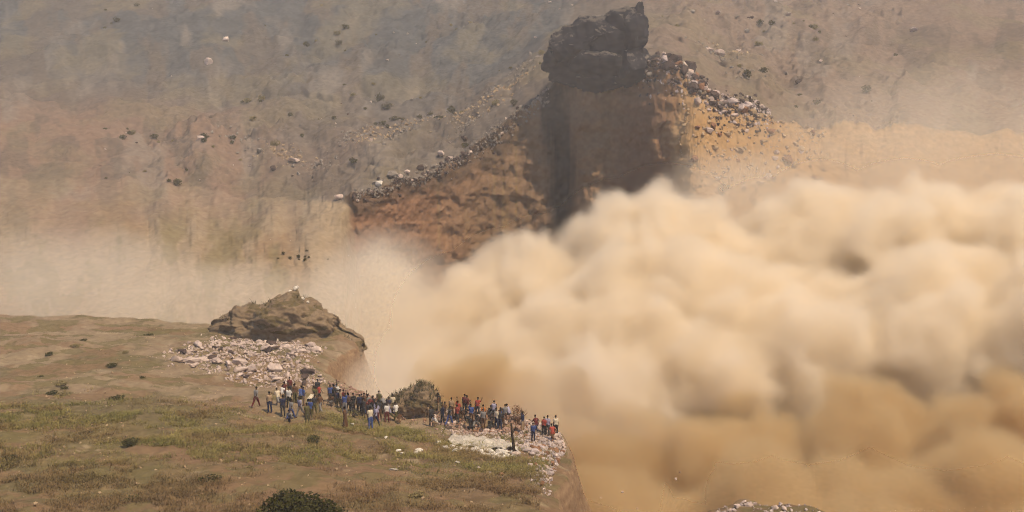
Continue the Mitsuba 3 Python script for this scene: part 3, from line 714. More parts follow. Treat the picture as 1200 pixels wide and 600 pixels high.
# boulders caught in the dust, and small stones thrown clear of it
for x, y, z, sz, lab in ((30.0, 180.6, 35.4, 5.0, 'dark boulder half hidden by the top of the pale dust'), (36.5, 190.0, 41.0, 5.4, 'dark boulder on the orange slope above the dust')):
    key = numbered('slope_boulder')
    scene[key] = shape(ply(rock_mesh(60 + len(key), 0.75, 26, 0.25), smooth=30), 'm_mound', pose(x, y, z, 40, [sz * 0.55, sz * 0.4, sz * 0.42], 20))
    note(key, lab, 'boulder')
for x, y, z, sz in ((7.0, 66.5, 34.3, 0.22), (10.6, 68.0, 34.6, 0.30), (5.0, 64.5, 33.3, 0.18), (7.9, 66.0, 33.4, 0.14), (10.9, 68.2, 35.0, 0.16), (5.6, 66.0, 34.1, 0.14)):
    key = numbered('flying_stone')
    scene[key] = shape(ROCKS[len(key) % 6], 'm_pale', pose(x, y, z, 33 * sz * 100, sz * 0.5, 15))
    note(key, 'small pale stone in the air in front of the brown dust', 'stone', 'stones thrown into the air')


# ------------------------------------------------------------------ white sheet, post, dry shrub, bush, grass
def sheet_mesh():
    u, v = np.meshgrid(np.linspace(0, 1, 90), np.linspace(0, 1, 50))
    x = -4.9 + 5.0 * u + 0.4 * v + 0.25 * np.sin(7 * v)
    y = 83.6 - 4.4 * v - 4.2 * u * v - 1.0 * u + 0.3 * np.sin(9 * u)
    z = ground_z(np.stack([y.ravel(), x.ravel()], 1)).reshape(x.shape) + 0.10 + 0.9 * np.abs(fb(x, y, 0, 0.9, 4, 91) - 0.5)
    top = np.stack([x, y, z], -1).reshape(-1, 3)
    n, f = len(top), grid_faces(50, 90)
    ring = np.concatenate([np.arange(90), np.arange(1, 50) * 90 + 89, 49 * 90 + np.arange(88, -1, -1), np.arange(48, 0, -1) * 90])
    side = np.stack([ring, np.roll(ring, -1), np.roll(ring, -1) + n, ring + n], 1)[:, ::-1]
    return np.vstack([top, top - [0, 0, 0.02]]), np.vstack([f, f[:, ::-1] + n, side])


scene['m_sheet'] = {'type': 'twosided', 'bsdf': {'type': 'diffuse', 'reflectance': stone_color((0.30, 0.255, 0.20), (0.70, 0.66, 0.58), 1.6)}}
scene['white_sheet'] = ply(sheet_mesh(), 'm_sheet', smooth=True)
note('white_sheet', 'crumpled whitish sheet spread on the ground left of the dark post', 'sheet')
scene['m_wood'] = {'type': 'diffuse', 'reflectance': stone_color((0.035, 0.026, 0.02), (0.08, 0.058, 0.042), 3.0)}
px, py = 0.15, 73.7
pz = gz(px, py)
scene['wooden_post'] = ply(stick([(px, py, pz - 0.3), (px - 0.05, py, pz + 0.9), (px - 0.16, py, pz + 1.7), (px - 0.2, py + 0.05, pz + 2.35)], (0.11, 0.10, 0.085, 0.065), 10), 'm_wood', smooth=40)
note('wooden_post', 'dark leaning wooden post standing right of the white sheet', 'post')
scene['wooden_post__stub'] = ply(stick([(px - 0.15, py, pz + 1.6), (px + 0.08, py, pz + 2.0), (px + 0.13, py, pz + 2.2)], (0.045, 0.035, 0.02), 8), 'm_wood', smooth=40)
r = np.random.default_rng(44)
tw = []
bx, by = 0.35, 89.6
for i in range(26):
    a, l = r.uniform(0, 2 * np.pi), r.uniform(0.5, 1.25)
    p0 = np.array([bx + r.normal(0, 0.25), by + r.normal(0, 0.15), gz(bx, by) - 0.05])
    p1 = p0 + [0.25 * l * math.cos(a), 0.25 * l * math.sin(a), 0.55 * l]
    p2 = p1 + [0.35 * l * math.cos(a + r.normal(0, 0.6)), 0.35 * l * math.sin(a), 0.5 * l]
    tw.append(stick([p0, p1, p2], (0.03, 0.022, 0.008), 6))
scene['m_twig'] = {'type': 'diffuse', 'reflectance': stone_color((0.10, 0.05, 0.028), (0.22, 0.12, 0.065), 3.0)}
scene['dry_shrub'] = ply(m3.Manifold.batch_boolean(tw, m3.OpType.Add), 'm_twig')
note('dry_shrub', 'spindly reddish brown leafless shrub behind the top of the dark post', 'shrub')
lv = leaf_cloud(420, 0.10, 470, 1.1)
scene['dry_shrub__leaves'] = ply((lv[0] * [0.6, 0.45, 0.6] + [bx, by, gz(bx, by) + 0.55], lv[1]), 'm_rust')
note('dry_shrub__leaves', kind='stuff')
for i in range(26):  # low weeds on the ledge and the near slope
    key = numbered('weed_clump')
    x, y = r.uniform(-38, 0), r.uniform(54, 80)
    if i > 11:
        x, y = r.uniform(-44, -20), r.uniform(84, 112)
    sz = r.uniform(0.25, 0.7)
    scene[key] = shape(SHRUBS[r.integers(4)], 'm_bush' if i % 3 else 'm_dry', pose(x, y, gz(x, y) - 0.1, r.uniform(0, 360), [sz * 1.2, sz, sz * 0.6]))
    note(key, ('dark green' if i % 3 else 'dry yellow') + (' weed clump on the open ledge beyond the left cluster' if i > 11 else ' weed clump on the grass slope below the crowd'), 'weed', 'low weeds on the near ground')
for (x, y, sz, seed, lab) in ((-11.4, 52.6, 1.5, 480, 'dark olive bush at the bottom of the near grass slope'), (-9.6, 51.6, 1.1, 481, 'smaller dark bush right beside the dark olive one')):
    key = numbered('leafy_bush')
    V, F = leaf_cloud(2600, 0.075, seed, 0.7)
    z = gz(x, y)
    scene[key] = ply((V * [sz * 1.25, sz, sz] + [x, y, z - 0.2], F), 'm_bush')
    note(key, lab, 'bush')
    scene[key + '__stem'] = ply(m3.Manifold.batch_boolean([stick([(x, y, z - 0.2), (x + sz * 0.3 * math.cos(a), y + sz * 0.3 * math.sin(a), z + sz * 0.45)], (0.04, 0.02)) for a in (0.3, 1.7, 3.1, 4.6)], m3.OpType.Add), 'm_wood')


def col_grass(p, n, uv):
    big = tfbm(p.x * 0.25, p.y * 0.35, 5.0, 3)
    c = mix((0.17, 0.145, 0.045), (0.38, 0.32, 0.12), tnoise(p.x * 2.1, p.y * 2.1, 1.0))
    c = mix(c, (0.17, 0.17, 0.052), tsm(0.48, 0.66, big) * 0.6)
    c = mix(c, mix((0.20, 0.175, 0.055), (0.36, 0.30, 0.11), tnoise(p.x * 1.9, p.y * 1.9, 6.0)), tsm(7.0, 2.0, dr.sqrt(dr.square((p.x + 9.0) * 0.9) + dr.square((p.y - 75.0) * 0.7)) + 4 * (big - 0.5)) * 0.7)
    c = mix(c, mix((0.14, 0.088, 0.046), (0.27, 0.18, 0.10), tnoise(p.x * 1.7, p.y * 1.7, 4.0)), tsm(72.0, 60.0, p.y + 14 * (big - 0.5)) * 0.85)
    return mix(c, (0.21, 0.135, 0.07), tsm(0.5, 0.32, big) * 0.7)


scene['m_grass'] = {'type': 'twosided', 'bsdf': {'type': 'diffuse', 'reflectance': proc(col_grass)}}


def grass(seed, n):
    r = np.random.default_rng(seed)
    x, y = r.uniform(-40, 3.6, n), 42 + 48 * r.random(n)
    dens = np.clip(0.08 + 0.92 * sstep(0.42, 0.62, fb(x, y, 0, 4.5, 4, 55)) + 0.5 * np.exp(-((x + 9) / 5) ** 2 - ((y - 75) / 7) ** 2), 0, 1) * sstep(0.34, 0.50, fb(x, y, 0, 2.2, 3, 57)) * (1 - 0.90 * sstep(79, 88, y + 5 * (fb(x, y, 0, 5, 2, 58) - 0.5))) * (edge_distance(x, y) < -0.8)
    k = r.random(n) < dens
    x, y = x[k], y[k]
    z = ground_z(np.stack([y, x], 1))
    m = 8
    tall = np.repeat(0.55 + 0.9 * r.random(len(x)) ** 2, m)
    c = np.repeat(np.stack([x, y, z], 1), m, 0) + r.normal(0, 0.12, (len(x) * m, 3)) * [1.6, 1, 0]
    a = np.where(r.random(len(c)) < 0.6, r.normal(0.2, 0.7, len(c)), r.uniform(0, 2 * np.pi, len(c)))          # most of it leans with the wind
    h = r.uniform(0.14, 0.42, len(c)) * tall
    lean = np.stack([np.cos(a), np.sin(a)], 1) * r.uniform(0.3, 1.5, (len(c), 1)) * h[:, None]
    side = np.stack([-np.sin(a), np.cos(a), a * 0], 1) * 0.015
    mid = c + np.stack([lean[:, 0] * 0.4, lean[:, 1] * 0.4, h * 0.65], 1)
    tip = c + np.stack([lean[:, 0], lean[:, 1], h * 0.9], 1)
    V = np.stack([c - side, c + side, mid - side * 0.7, mid + side * 0.7, tip], 1).reshape(-1, 3)
    b = np.arange(len(c))[:, None] * 5
    F = np.vstack([b + [0, 1, 3], b + [0, 3, 2], b + [2, 3, 4]])
    return V, F


scene['grass'] = ply(grass(3, 52000), 'm_grass')
note('grass', 'dry olive grass tufts on the near slope below the crowd', 'grass', kind='stuff')


# ------------------------------------------------------------------ people
def limb(chain):
    """Hull of the spheres at each bone's joints; chain: [(point, radius), ...]."""
    return [m3.Manifold.batch_hull([m3.Manifold.sphere(a[1], 12).translate([float(k) for k in a[0]]), m3.Manifold.sphere(b[1], 12).translate([float(k) for k in b[0]])]) for a, b in zip(chain[:-1], chain[1:])]


def rot(v, axis, deg):
    return trimesh.transformations.rotation_matrix(math.radians(deg), axis)[:3, :3] @ np.asarray(v, float)


def figure(lean=4, side=0, head=(0, 0), arms=((0, 8, 10), (0, 8, 10)), legs=((0, 3, 2), (0, 3, 2)), wear='trousers'):
    """A person facing +y, feet on z = 0. arms: (swing forward, out, elbow bend); legs: (swing forward, out, knee bend), left then right, in degrees.
    Returns meshes {body, hair, shirt, trousers or dress}."""
    X, Y = np.array([1.0, 0, 0]), np.array([0, 1.0, 0])
    pel = np.zeros(3)
    up = rot(rot([0, 0, 1], X, -lean), Y, side)
    chest, neck = pel + up * 0.40, pel + up * 0.535
    hd = rot(rot(up, X, -head[0]), Y, head[1])
    skull = neck + hd * 0.175
    B, SH, TR = [], [], []
    tor = [(pel, 0.115, 0.085), (pel + up * 0.16, 0.095, 0.085), (chest, 0.115, 0.095)]
    for g, out in ((0.0, B), (0.018, SH)):
        for (a, ra, wa), (b, rb, wb) in zip(tor[:-1], tor[1:]):
            out.append(m3.Manifold.batch_hull([m3.Manifold.sphere(w + g, 14).translate([float(k) for k in c + X * s * (rr - 0.035)]) for c, rr, w in ((a, ra, wa), (b, rb, wb)) for s in (-1, 1)]))
        out.append(m3.Manifold.batch_hull([m3.Manifold.sphere(0.085 + g, 14).translate([float(k) for k in chest + X * s * 0.07]) for s in (-1, 1)] + [m3.Manifold.sphere(0.052 + g, 12).translate([float(k) for k in pel + up * 0.475 + X * s * 0.155]) for s in (-1, 1)]))
    B += limb([(neck - up * 0.05, 0.058), (neck + hd * 0.08, 0.05)])
    fwd = np.cross(hd, X) * -1
    if fwd[1] < 0:
        fwd = -fwd
    B.append(m3.Manifold.batch_hull([m3.Manifold.sphere(0.074, 16).translate([float(k) for k in skull + hd * 0.025 - fwd * 0.018]), m3.Manifold.sphere(0.066, 16).translate([float(k) for k in skull + hd * 0.02 + fwd * 0.03]),
                                     m3.Manifold.sphere(0.038, 12).translate([float(k) for k in skull - hd * 0.085 + fwd * 0.045])]))
    B += limb([(skull + fwd * 0.088 + hd * 0.005, 0.009), (skull + fwd * 0.105 - hd * 0.03, 0.013)])          # nose
    B += limb([(skull + fwd * 0.080 - hd * 0.062 - X * 0.018, 0.009), (skull + fwd * 0.080 - hd * 0.062 + X * 0.018, 0.009)])  # lips
    for s in (-1, 1):
        B += limb([(skull + X * s * 0.074 + hd * 0.012, 0.016), (skull + X * s * 0.074 - hd * 0.018, 0.011)])   # ears
        B += limb([(skull + X * s * 0.020 + fwd * 0.090 + hd * 0.022, 0.008), (skull + X * s * 0.046 + fwd * 0.078 + hd * 0.022, 0.008)])  # brows
    cap = m3.Manifold.batch_hull([m3.Manifold.sphere(0.082, 16).translate([float(k) for k in skull + hd * 0.034 - fwd * 0.022]), m3.Manifold.sphere(0.071, 16).translate([float(k) for k in skull + hd * 0.038 + fwd * 0.022])])
    cut = skull + fwd * 0.02 + hd * 0.036
    n = hd * 0.75 - fwd * 0.66
    cap = cap.trim_by_plane([float(k) for k in n], float(n @ cut) - 0.012)
    for s, (sw, ab, el) in zip((-1, 1), arms):
        sh = pel + up * 0.475 + X * s * 0.165
        d = rot(rot(-up, X, sw), Y, -s * ab)
        elb = sh + d * 0.285
        d2 = rot(d, X if abs(sw) < 100 else X, el)
        d2 = rot(d2, Y, s * 10)
        wr = elb + d2 * 0.25
        B += limb([(sh, 0.05), (elb, 0.038), (wr, 0.027)])
        SH += limb([(sh, 0.066), (sh + d * 0.20, 0.056)])
        across = np.cross(d2, Y if abs(d2[1]) < 0.8 else X)
        across /= np.linalg.norm(across)
        palm = wr + d2 * 0.085
        thick = np.cross(d2, across)
        B.append(m3.Manifold.batch_hull([m3.Manifold.sphere(0.016, 8).translate([float(k) for k in q]) for q in (wr + across * 0.018, wr - across * 0.018, palm + across * 0.03, palm - across * 0.03)]))
        for j, ln in enumerate((0.072, 0.082, 0.076, 0.060)):
            base = palm + across * (0.030 - 0.020 * j)
            k1 = base + d2 * ln * 0.55
            B += limb([(base, 0.0095), (k1, 0.009), (k1 + d2 * ln * 0.35 + thick * ln * 0.28, 0.0075)])
        th = wr + d2 * 0.03 + across * 0.028
        B += limb([(th, 0.012), (th + across * 0.032 + d2 * 0.028, 0.010), (th + across * 0.040 + d2 * 0.058, 0.008)])
    low = 0
    for s, (sw, ab, kn) in zip((-1, 1), legs):
        hip = pel + X * s * 0.09 - [0, 0, 0.04]
        d = rot(rot([0, 0, -1], X, sw), Y, -s * ab)
        knee = hip + d * 0.42
        d2 = rot(d, X, -kn)
        ank = knee + d2 * 0.42
        foot = rot(d2, X, 85) if kn < 60 else Y
        toe = ank + foot * 0.16 + d2 * 0.035
        B += limb([(hip, 0.085), (knee, 0.052), (ank, 0.036)]) + limb([(ank + d2 * 0.04 - foot * 0.04, 0.034), (toe, 0.028)])
        TR += limb([(hip, 0.104), (knee, 0.074), (ank - d2 * 0.03, 0.062)])
        low = min(low, (ank + d2 * 0.075)[2], toe[2] - 0.028)
    TR.append(m3.Manifold.batch_hull([m3.Manifold.sphere(0.108, 14).translate([float(k) for k in c + X * s * 0.055]) for c in (pel - [0, 0, 0.03], pel + up * 0.06) for s in (-1, 1)]))
    if wear == 'dress':
        TR = [m3.Manifold.batch_hull([m3.Manifold.sphere(0.11, 14).translate([s * 0.04, 0, 0.05]) for s in (-1, 1)] + [m3.Manifold.sphere(0.05, 12).translate([0.2 * math.cos(a), 0.17 * math.sin(a), -0.72]) for a in np.arange(0, 6.28, 0.7)])]

    def join(parts, step, smooth, fold=0.0):
        m = m3.Manifold.batch_boolean(parts, m3.OpType.Add).refine_to_length(step).to_mesh()
        m = trimesh.Trimesh(m.vert_properties[:, :3], m.tri_verts, process=False)
        m.merge_vertices()
        if smooth:
            trimesh.smoothing.filter_taubin(m, iterations=smooth)
        if fold:
            m.vertices += m.vertex_normals * (fold * (meshkit.fbm(m.vertices / [0.09, 0.09, 0.05], 2, 3) - 0.5))[:, None]
        m.apply_translation([0, 0, -low])
        return m
    return {'body': join(B, 0.05, 3), 'hair': join([cap], 0.05, 0), 'shirt': join(SH, 0.06, 3, 0.03), wear: join(TR, 0.07, 3, 0.03)}


POSES = {
    'standing': figure(3, 0, (5, 0)),
    'standing with arms folded': figure(-2, 2, (12, 0), ((28, 10, 95), (28, 10, 95)), ((0, 6, 0), (4, 6, 4))),
    'walking': figure(8, 0, (4, 0), ((25, 8, 25), (-28, 8, 15)), ((-22, 2, 18), (26, 2, 8))),
    'running': figure(20, 0, (-8, 0), ((50, 12, 80), (-45, 14, 80)), ((-35, 3, 70), (48, 3, 30))),
    'raising an arm': figure(2, -3, (-6, 0), ((165, 12, 20), (5, 10, 12)), ((0, 6, 0), (3, 5, 4))),
    'holding a hand to the head': figure(2, 3, (-2, 0), ((0, 8, 10), (60, 30, 125)), ((5, 5, 6), (-4, 4, 0))),
    'crouching': figure(32, 0, (-18, 0), ((50, 8, 40), (45, 12, 50)), ((112, 10, 135), (108, 12, 132))),
    'bending forward': figure(62, 0, (-15, 0), ((70, 6, 10), (75, 8, 6)), ((4, 6, 6), (-4, 6, 4))),
}
POSES = {k: {n: ply(m, smooth=True) for n, m in v.items()} for k, v in POSES.items()}
POSES['standing in a long robe'] = {n: ply(m, smooth=True) for n, m in figure(3, 0, (5, 0), wear='dress').items()}
scene['m_skin'] = {'type': 'principled', 'base_color': {'type': 'rgb', 'value': [0.085, 0.045, 0.028]}, 'roughness': 0.5}
scene['m_hair'] = {'type': 'diffuse', 'reflectance': {'type': 'rgb', 'value': [0.012, 0.010, 0.009]}}
CLOTH = {'white': (0.74, 0.72, 0.68), 'cream': (0.66, 0.58, 0.44), 'black': (0.022, 0.022, 0.024), 'navy': (0.03, 0.035, 0.075), 'blue': (0.07, 0.11, 0.30), 'lavender': (0.36, 0.34, 0.46), 'grey': (0.24, 0.235, 0.23),
         'brown': (0.13, 0.07, 0.04), 'maroon': (0.13, 0.03, 0.03), 'olive': (0.11, 0.10, 0.045), 'red': (0.38, 0.07, 0.05), 'tan': (0.38, 0.27, 0.17), 'charcoal': (0.055, 0.055, 0.06), 'orange': (0.45, 0.16, 0.05)}
for k, v in CLOTH.items():
    scene['m_cloth_' + k] = {'type': 'diffuse', 'reflectance': {'type': 'rgb', 'value': list(v)}}
PEOPLE = [
    (-18.0, 83.3, 10, 1.72, 'standing', 'navy', 'charcoal', 'person in navy shirt and charcoal trousers beside the one with folded arms'),
    (-17.9, 85.2, -15, 1.75, 'standing with arms folded', 'white', 'black', 'person in white shirt and black trousers, arms folded, beside the one in navy'),
    (-18.1, 88.7, 20, 1.68, 'standing', 'brown', 'olive', 'person in brown shirt and olive trousers standing below the pale rubble heap'),
    (-16.6, 83.1, 150, 1.7, 'walking', 'lavender', 'grey', 'person in lavender top walking down from the pale rubble heap'),
    (-16.3, 85.3, -30, 1.76, 'bending forward', 'cream', 'black', 'person in cream shirt bending forward near the pale rubble heap'),
    (-16.3, 87.9, 15, 1.7, 'raising an arm', 'olive', 'brown', 'person in olive shirt raising an arm in the left cluster'),
    (-16.6, 90.8, 0, 1.7, 'standing', 'charcoal', 'brown', 'person in charcoal shirt and brown trousers at the pit edge by the rubble heap'),
    (-19.0, 88.6, -20, 1.7, 'holding a hand to the head', 'maroon', 'charcoal', 'person in maroon shirt holding a hand to the head beside the rubble heap'),
    (-17.1, 81.8, 170, 1.66, 'crouching', 'grey', 'navy', 'person in grey shirt crouching on the grass in front of the left cluster'),
    (-15.6, 80.7, 40, 1.7, 'standing', 'olive', 'olive', 'person dressed all in olive standing in the grass in front of the left cluster'),
    (-15.1, 90.1, 5, 1.74, 'standing', 'black', 'charcoal', 'person in black shirt standing alone with one in white at the pit edge'),
    (-14.9, 90.6, -20, 1.7, 'raising an arm', 'white', 'brown', 'person in white shirt and brown trousers raising an arm at the pit edge'),
    (-14.2, 89.5, 10, 1.7, 'standing', 'maroon', 'brown', 'person in maroon shirt and brown trousers standing at the pit edge'),
    (-12.5, 79.3, 80, 1.74, 'standing in a long robe', 'brown', 'brown', 'person in a long brown robe standing apart in the grass'),
    (-13.7, 88.8, -10, 1.7, 'standing with arms folded', 'brown', 'black', 'person in brown shirt and black trousers, arms folded, in the row at the pit edge'),
    (-13.3, 89.1, 25, 1.72, 'walking', 'black', 'navy', 'person in black shirt and navy trousers walking along the pit edge'),
    (-12.8, 88.9, 0, 1.72, 'holding a hand to the head', 'navy', 'black', 'person in navy shirt holding hand to head in the row at the pit edge'),
    (-12.4, 88.5, -35, 1.68, 'standing', 'charcoal', 'charcoal', 'person dressed all in charcoal in the row at the pit edge'),
    (-12.2, 90.0, 12, 1.72, 'raising an arm', 'grey', 'black', 'person in grey shirt raising an arm in the row at the pit edge'),
    (-11.8, 90.0, -8, 1.72, 'standing', 'black', 'black', 'person dressed all in black in the row at the pit edge'),
    (-10.7, 80.0, 35, 1.76, 'standing', 'cream', 'blue', 'person in cream shirt and bright blue trousers standing in the grass'),
    (-10.7, 82.9, -50, 1.72, 'walking', 'lavender', 'navy', 'person in lavender shirt and navy trousers walking beside the one in blue trousers'),
    (-11.5, 91.8, 0, 1.7, 'standing', 'olive', 'charcoal', 'person in olive shirt and charcoal trousers beside the scrubby mound'),
    (-11.0, 91.5, 30, 1.66, 'bending forward', 'grey', 'charcoal', 'person in grey shirt bending forward in front of the scrubby mound'),
    (-10.6, 90.9, -20, 1.7, 'walking', 'navy', 'grey', 'person in navy shirt and grey trousers walking before the scrubby mound'),
    (-9.8, 89.8, 60, 1.76, 'walking', 'white', 'olive', 'person in white shirt and olive trousers striding in front of the scrubby mound'),
    (-10.3, 91.8, 10, 1.66, 'standing', 'cream', 'tan', 'person in cream shirt and tan trousers standing against the scrubby mound'),
    (-7.3, 92.4, -10, 1.74, 'standing with arms folded', 'black', 'navy', 'person in black shirt, arms folded, at the end of the scrubby mound'),
    (-6.8, 92.1, 15, 1.74, 'standing', 'white', 'navy', 'person in white shirt and navy trousers standing between two in black by the mound'),
    (-6.4, 91.9, 0, 1.74, 'standing', 'black', 'olive', 'person in black shirt and olive trousers beside the one in white and navy'),
    (-6.8, 89.2, 25, 1.72, 'standing', 'charcoal', 'black', 'person in charcoal shirt and black trousers standing below the mound end'),
    (-6.3, 88.2, 140, 1.66, 'crouching', 'white', 'tan', 'person in white shirt crouching on the grass below the mound end'),
    (-5.7, 89.3, -25, 1.7, 'walking', 'brown', 'tan', 'person in brown shirt and tan trousers walking onto the brown rubble'),
    (-5.1, 89.5, 10, 1.7, 'standing', 'tan', 'brown', 'person in tan shirt and brown trousers standing on the brown rubble'),
    (-4.5, 88.8, 0, 1.7, 'raising an arm', 'red', 'brown', 'person in red shirt raising an arm on the brown rubble'),
    (-4.0, 89.6, -15, 1.7, 'standing', 'maroon', 'black', 'person in maroon shirt and black trousers on the brown rubble at the pit edge'),
    (-3.4, 87.2, 45, 1.7, 'bending forward', 'black', 'black', 'person all in black bending forward above the white sheet'),
    (-2.9, 89.3, 0, 1.72, 'holding a hand to the head', 'red', 'charcoal', 'person in red shirt holding a hand to the head on the brown rubble'),
    (-2.4, 88.6, 20, 1.7, 'standing', 'orange', 'brown', 'person in orange shirt standing on the brown rubble'),
    (-1.9, 87.8, -20, 1.7, 'crouching', 'black', 'charcoal', 'person in black shirt crouching above the white sheet'),
    (-1.5, 89.1, 5, 1.7, 'walking', 'lavender', 'black', 'person in lavender shirt and black trousers walking on the brown rubble'),
    (-1.0, 88.2, -35, 1.72, 'standing', 'charcoal', 'navy', 'person in charcoal shirt and navy trousers near the dark post'),
    (-0.6, 89.1, 10, 1.7, 'standing with arms folded', 'grey', 'brown', 'person in grey shirt and brown trousers, arms folded, near the dry shrub'),
    (2.0, 86.5, 30, 1.7, 'running', 'maroon', 'navy', 'person in maroon shirt running over the mauve rubble right of the post'),
    (2.9, 86.4, -10, 1.7, 'standing', 'lavender', 'charcoal', 'person in lavender shirt and charcoal trousers standing on the mauve rubble'),
    (3.6, 86.9, 10, 1.72, 'standing', 'cream', 'black', 'person in cream shirt at the far right corner of the ledge'),
    (-19.1, 83.6, 15, 1.7, 'standing', 'tan', 'navy', 'person in tan shirt and navy trousers standing apart beyond the left cluster'),
    (-20.5, 85.0, -25, 1.7, 'walking', 'grey', 'maroon', 'person in grey shirt and maroon trousers walking towards the left cluster'),
    (-18.9, 85.9, 44, 1.64, 'running', 'cream', 'grey', 'person in cream shirt and grey trousers running near the pale rubble heap'),
    (-19.1, 88.4, -9, 1.59, 'running', 'white', 'tan', 'person in white shirt and tan trousers running near the pale rubble heap'),
    (-18.9, 90.5, 27, 1.62, 'standing', 'maroon', 'charcoal', 'person in maroon shirt and charcoal trousers standing near the pale rubble heap'),
    (-17.2, 82.5, -30, 1.64, 'walking', 'grey', 'blue', 'person in grey shirt and blue trousers walking near the pale rubble heap'),
    (-18.2, 89.0, -50, 1.57, 'raising an arm', 'olive', 'charcoal', 'person in olive shirt and charcoal trousers raising an arm near the pale rubble heap'),
    (-17.9, 90.0, -3, 1.79, 'crouching', 'blue', 'olive', 'person in blue shirt and olive trousers crouching near the pale rubble heap'),
    (-17.3, 88.3, 123, 1.6, 'standing', 'blue', 'tan', 'person in blue shirt and tan trousers standing near the pale rubble heap'),
    (-15.9, 82.9, -15, 1.58, 'walking', 'grey', 'navy', 'person in grey shirt and navy trousers walking near the pale rubble heap'),
    (-15.7, 82.6, -29, 1.63, 'standing', 'blue', 'olive', 'person in blue shirt and olive trousers standing near the pale rubble heap'),
    (-15.7, 84.3, 22, 1.59, 'holding a hand to the head', 'charcoal', 'olive', 'person in charcoal shirt and olive trousers hand to head near the pale rubble heap'),
    (-16.3, 90.0, 80, 1.56, 'walking', 'red', 'black', 'person in red shirt and black trousers walking near the pale rubble heap'),
    (-15.4, 85.3, 45, 1.59, 'walking', 'brown', 'grey', 'person in brown shirt and grey trousers walking near the pale rubble heap'),
    (-15.4, 90.1, 179, 1.66, 'standing', 'blue', 'charcoal', 'person in blue shirt and charcoal trousers standing at the bare pit edge'),
    (-15.2, 89.7, 175, 1.79, 'crouching', 'brown', 'grey', 'person in brown shirt and grey trousers crouching at the bare pit edge'),
    (-15.2, 90.4, 37, 1.72, 'standing with arms folded', 'brown', 'grey', 'person in brown shirt and grey trousers arms folded at the bare pit edge'),
    (-14.6, 89.4, 197, 1.62, 'holding a hand to the head', 'navy', 'olive', 'person in navy shirt and olive trousers hand to head at the bare pit edge'),
    (-14.4, 89.3, 100, 1.71, 'standing', 'tan', 'charcoal', 'person in tan shirt and charcoal trousers standing at the bare pit edge'),
    (-13.6, 86.2, 182, 1.66, 'raising an arm', 'blue', 'grey', 'person in blue shirt and grey trousers raising an arm in the pit edge row'),
    (-13.9, 89.3, -14, 1.73, 'running', 'blue', 'grey', 'person in blue shirt and grey trousers running in the pit edge row'),
    (-13.3, 88.3, 27, 1.6, 'running', 'black', 'charcoal', 'person in black shirt and charcoal trousers running in the pit edge row'),
    (-12.5, 85.3, 128, 1.56, 'crouching', 'olive', 'black', 'person in olive shirt and black trousers crouching in the pit edge row'),
    (-12.9, 89.5, -13, 1.76, 'bending forward', 'charcoal', 'grey', 'person in charcoal shirt and grey trousers bending forward in the pit edge row'),
    (-12.5, 89.5, 1, 1.79, 'holding a hand to the head', 'brown', 'blue', 'person in brown shirt and blue trousers hand to head in the pit edge row'),
    (-12.2, 89.4, -36, 1.79, 'bending forward', 'maroon', 'tan', 'person in maroon shirt and tan trousers bending forward in the pit edge row'),
    (-11.5, 85.3, 183, 1.64, 'standing', 'charcoal', 'grey', 'person in charcoal shirt and grey trousers standing in the pit edge row'),
    (-11.8, 89.4, 41, 1.74, 'crouching', 'black', 'brown', 'person in black shirt and brown trousers crouching in the pit edge row'),
    (-10.9, 85.4, -1, 1.72, 'raising an arm', 'lavender', 'maroon', 'person in lavender shirt and maroon trousers raising an arm in the pit edge row'),
    (-11.2, 89.3, 6, 1.75, 'raising an arm', 'charcoal', 'brown', 'person in charcoal shirt and brown trousers raising an arm in the pit edge row'),
    (-10.5, 88.8, 199, 1.71, 'raising an arm', 'white', 'maroon', 'person in white shirt and maroon trousers raising an arm before the scrubby mound'),
    (-10.3, 89.6, 109, 1.74, 'running', 'lavender', 'olive', 'person in lavender shirt and olive trousers running before the scrubby mound'),
    (-10.1, 91.2, -31, 1.7, 'crouching', 'cream', 'blue', 'person in cream shirt and blue trousers crouching before the scrubby mound'),
    (-9.6, 89.3, -30, 1.63, 'crouching', 'brown', 'tan', 'person in brown shirt and tan trousers crouching before the scrubby mound'),
    (-7.3, 91.2, -33, 1.79, 'raising an arm', 'black', 'tan', 'person in black shirt and tan trousers raising an arm by the mound end'),
    (-7.0, 92.0, 171, 1.79, 'running', 'maroon', 'tan', 'person in maroon shirt and tan trousers running by the mound end'),
    (-6.9, 92.0, 11, 1.8, 'standing', 'red', 'maroon', 'person in red shirt and maroon trousers standing by the mound end'),
    (-6.6, 91.9, 16, 1.56, 'standing with arms folded', 'olive', 'tan', 'person in olive shirt and tan trousers arms folded by the mound end'),
    (-6.4, 91.9, 109, 1.64, 'standing with arms folded', 'brown', 'tan', 'person in brown shirt and tan trousers arms folded by the mound end'),
    (-5.8, 88.5, 138, 1.61, 'raising an arm', 'navy', 'charcoal', 'person in navy shirt and charcoal trousers raising an arm on the reddish rubble'),
    (-5.2, 87.9, -37, 1.66, 'walking', 'charcoal', 'blue', 'person in charcoal shirt and blue trousers walking on the reddish rubble'),
    (-4.6, 88.3, -41, 1.68, 'standing with arms folded', 'red', 'charcoal', 'person in red shirt and charcoal trousers arms folded on the reddish rubble'),
    (-4.1, 88.8, 64, 1.65, 'bending forward', 'charcoal', 'brown', 'person in charcoal shirt and brown trousers bending forward on the reddish rubble'),
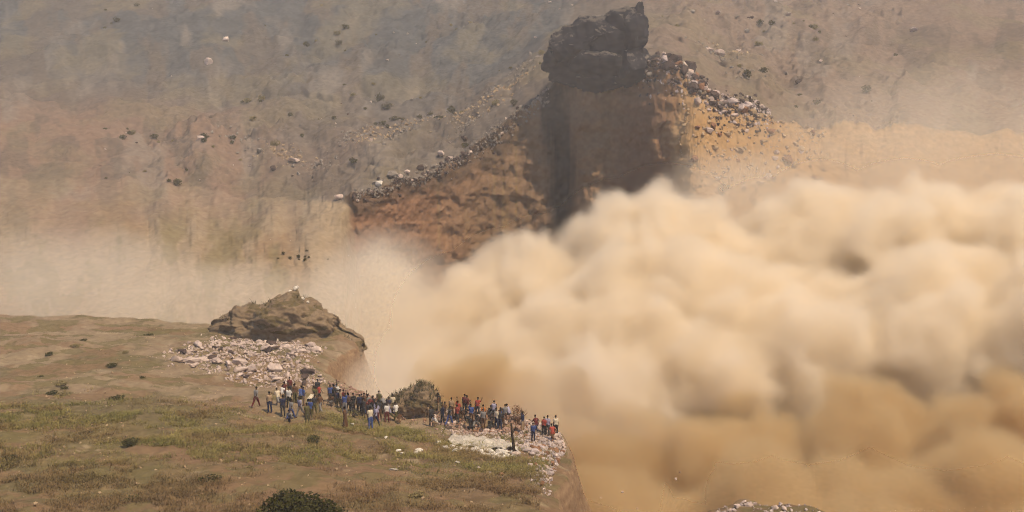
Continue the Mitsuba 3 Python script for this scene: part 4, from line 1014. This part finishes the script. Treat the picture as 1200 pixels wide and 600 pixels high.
    (-3.7, 89.6, 90, 1.71, 'walking', 'maroon', 'tan', 'person in maroon shirt and tan trousers walking on the reddish rubble'),
    (-3.4, 88.4, -11, 1.71, 'raising an arm', 'blue', 'brown', 'person in blue shirt and brown trousers raising an arm on the reddish rubble'),
    (-3.0, 87.8, -29, 1.56, 'running', 'black', 'grey', 'person in black shirt and grey trousers running on the reddish rubble'),
    (-2.4, 88.0, -15, 1.77, 'standing', 'grey', 'brown', 'person in grey shirt and brown trousers standing on the reddish rubble'),
    (-2.0, 89.4, -43, 1.59, 'crouching', 'black', 'grey', 'person in black shirt and grey trousers crouching on the reddish rubble'),
    (-1.3, 88.3, -47, 1.78, 'raising an arm', 'cream', 'navy', 'person in cream shirt and navy trousers raising an arm on the reddish rubble'),
    (-0.9, 88.7, 77, 1.63, 'standing', 'blue', 'grey', 'person in blue shirt and grey trousers standing on the reddish rubble'),
    (-0.8, 88.6, 146, 1.64, 'standing with arms folded', 'charcoal', 'brown', 'person in charcoal shirt and brown trousers arms folded on the reddish rubble'),
    (-0.2, 90.5, 49, 1.72, 'crouching', 'lavender', 'charcoal', 'person in lavender shirt and charcoal trousers crouching on the reddish rubble'),
    (0.9, 87.8, 66, 1.76, 'raising an arm', 'navy', 'tan', 'person in navy shirt and tan trousers raising an arm on the mauve rubble'),
    (1.7, 84.5, 156, 1.56, 'standing', 'blue', 'navy', 'person in blue shirt and navy trousers standing on the mauve rubble'),
    (2.6, 86.2, -19, 1.59, 'standing', 'red', 'black', 'person in red shirt and black trousers standing on the mauve rubble'),
    (3.3, 85.2, 29, 1.7, 'running', 'red', 'brown', 'person in red shirt and brown trousers running on the mauve rubble'),
]
for x, y, face, height, how, top, bottom, lab in PEOPLE:
    key = numbered('person')
    m = pose(x, y, gz(x, y) - 0.02, face, height / 1.72)
    for n, d in POSES[how].items():
        mat = {'body': 'm_skin', 'hair': 'm_hair', 'shirt': 'm_cloth_' + top}.get(n, 'm_cloth_' + bottom)
        scene[f'{key}__{n}'] = shape(d, mat, m)
    note(key, lab, 'person', 'people gathered on the ledge')
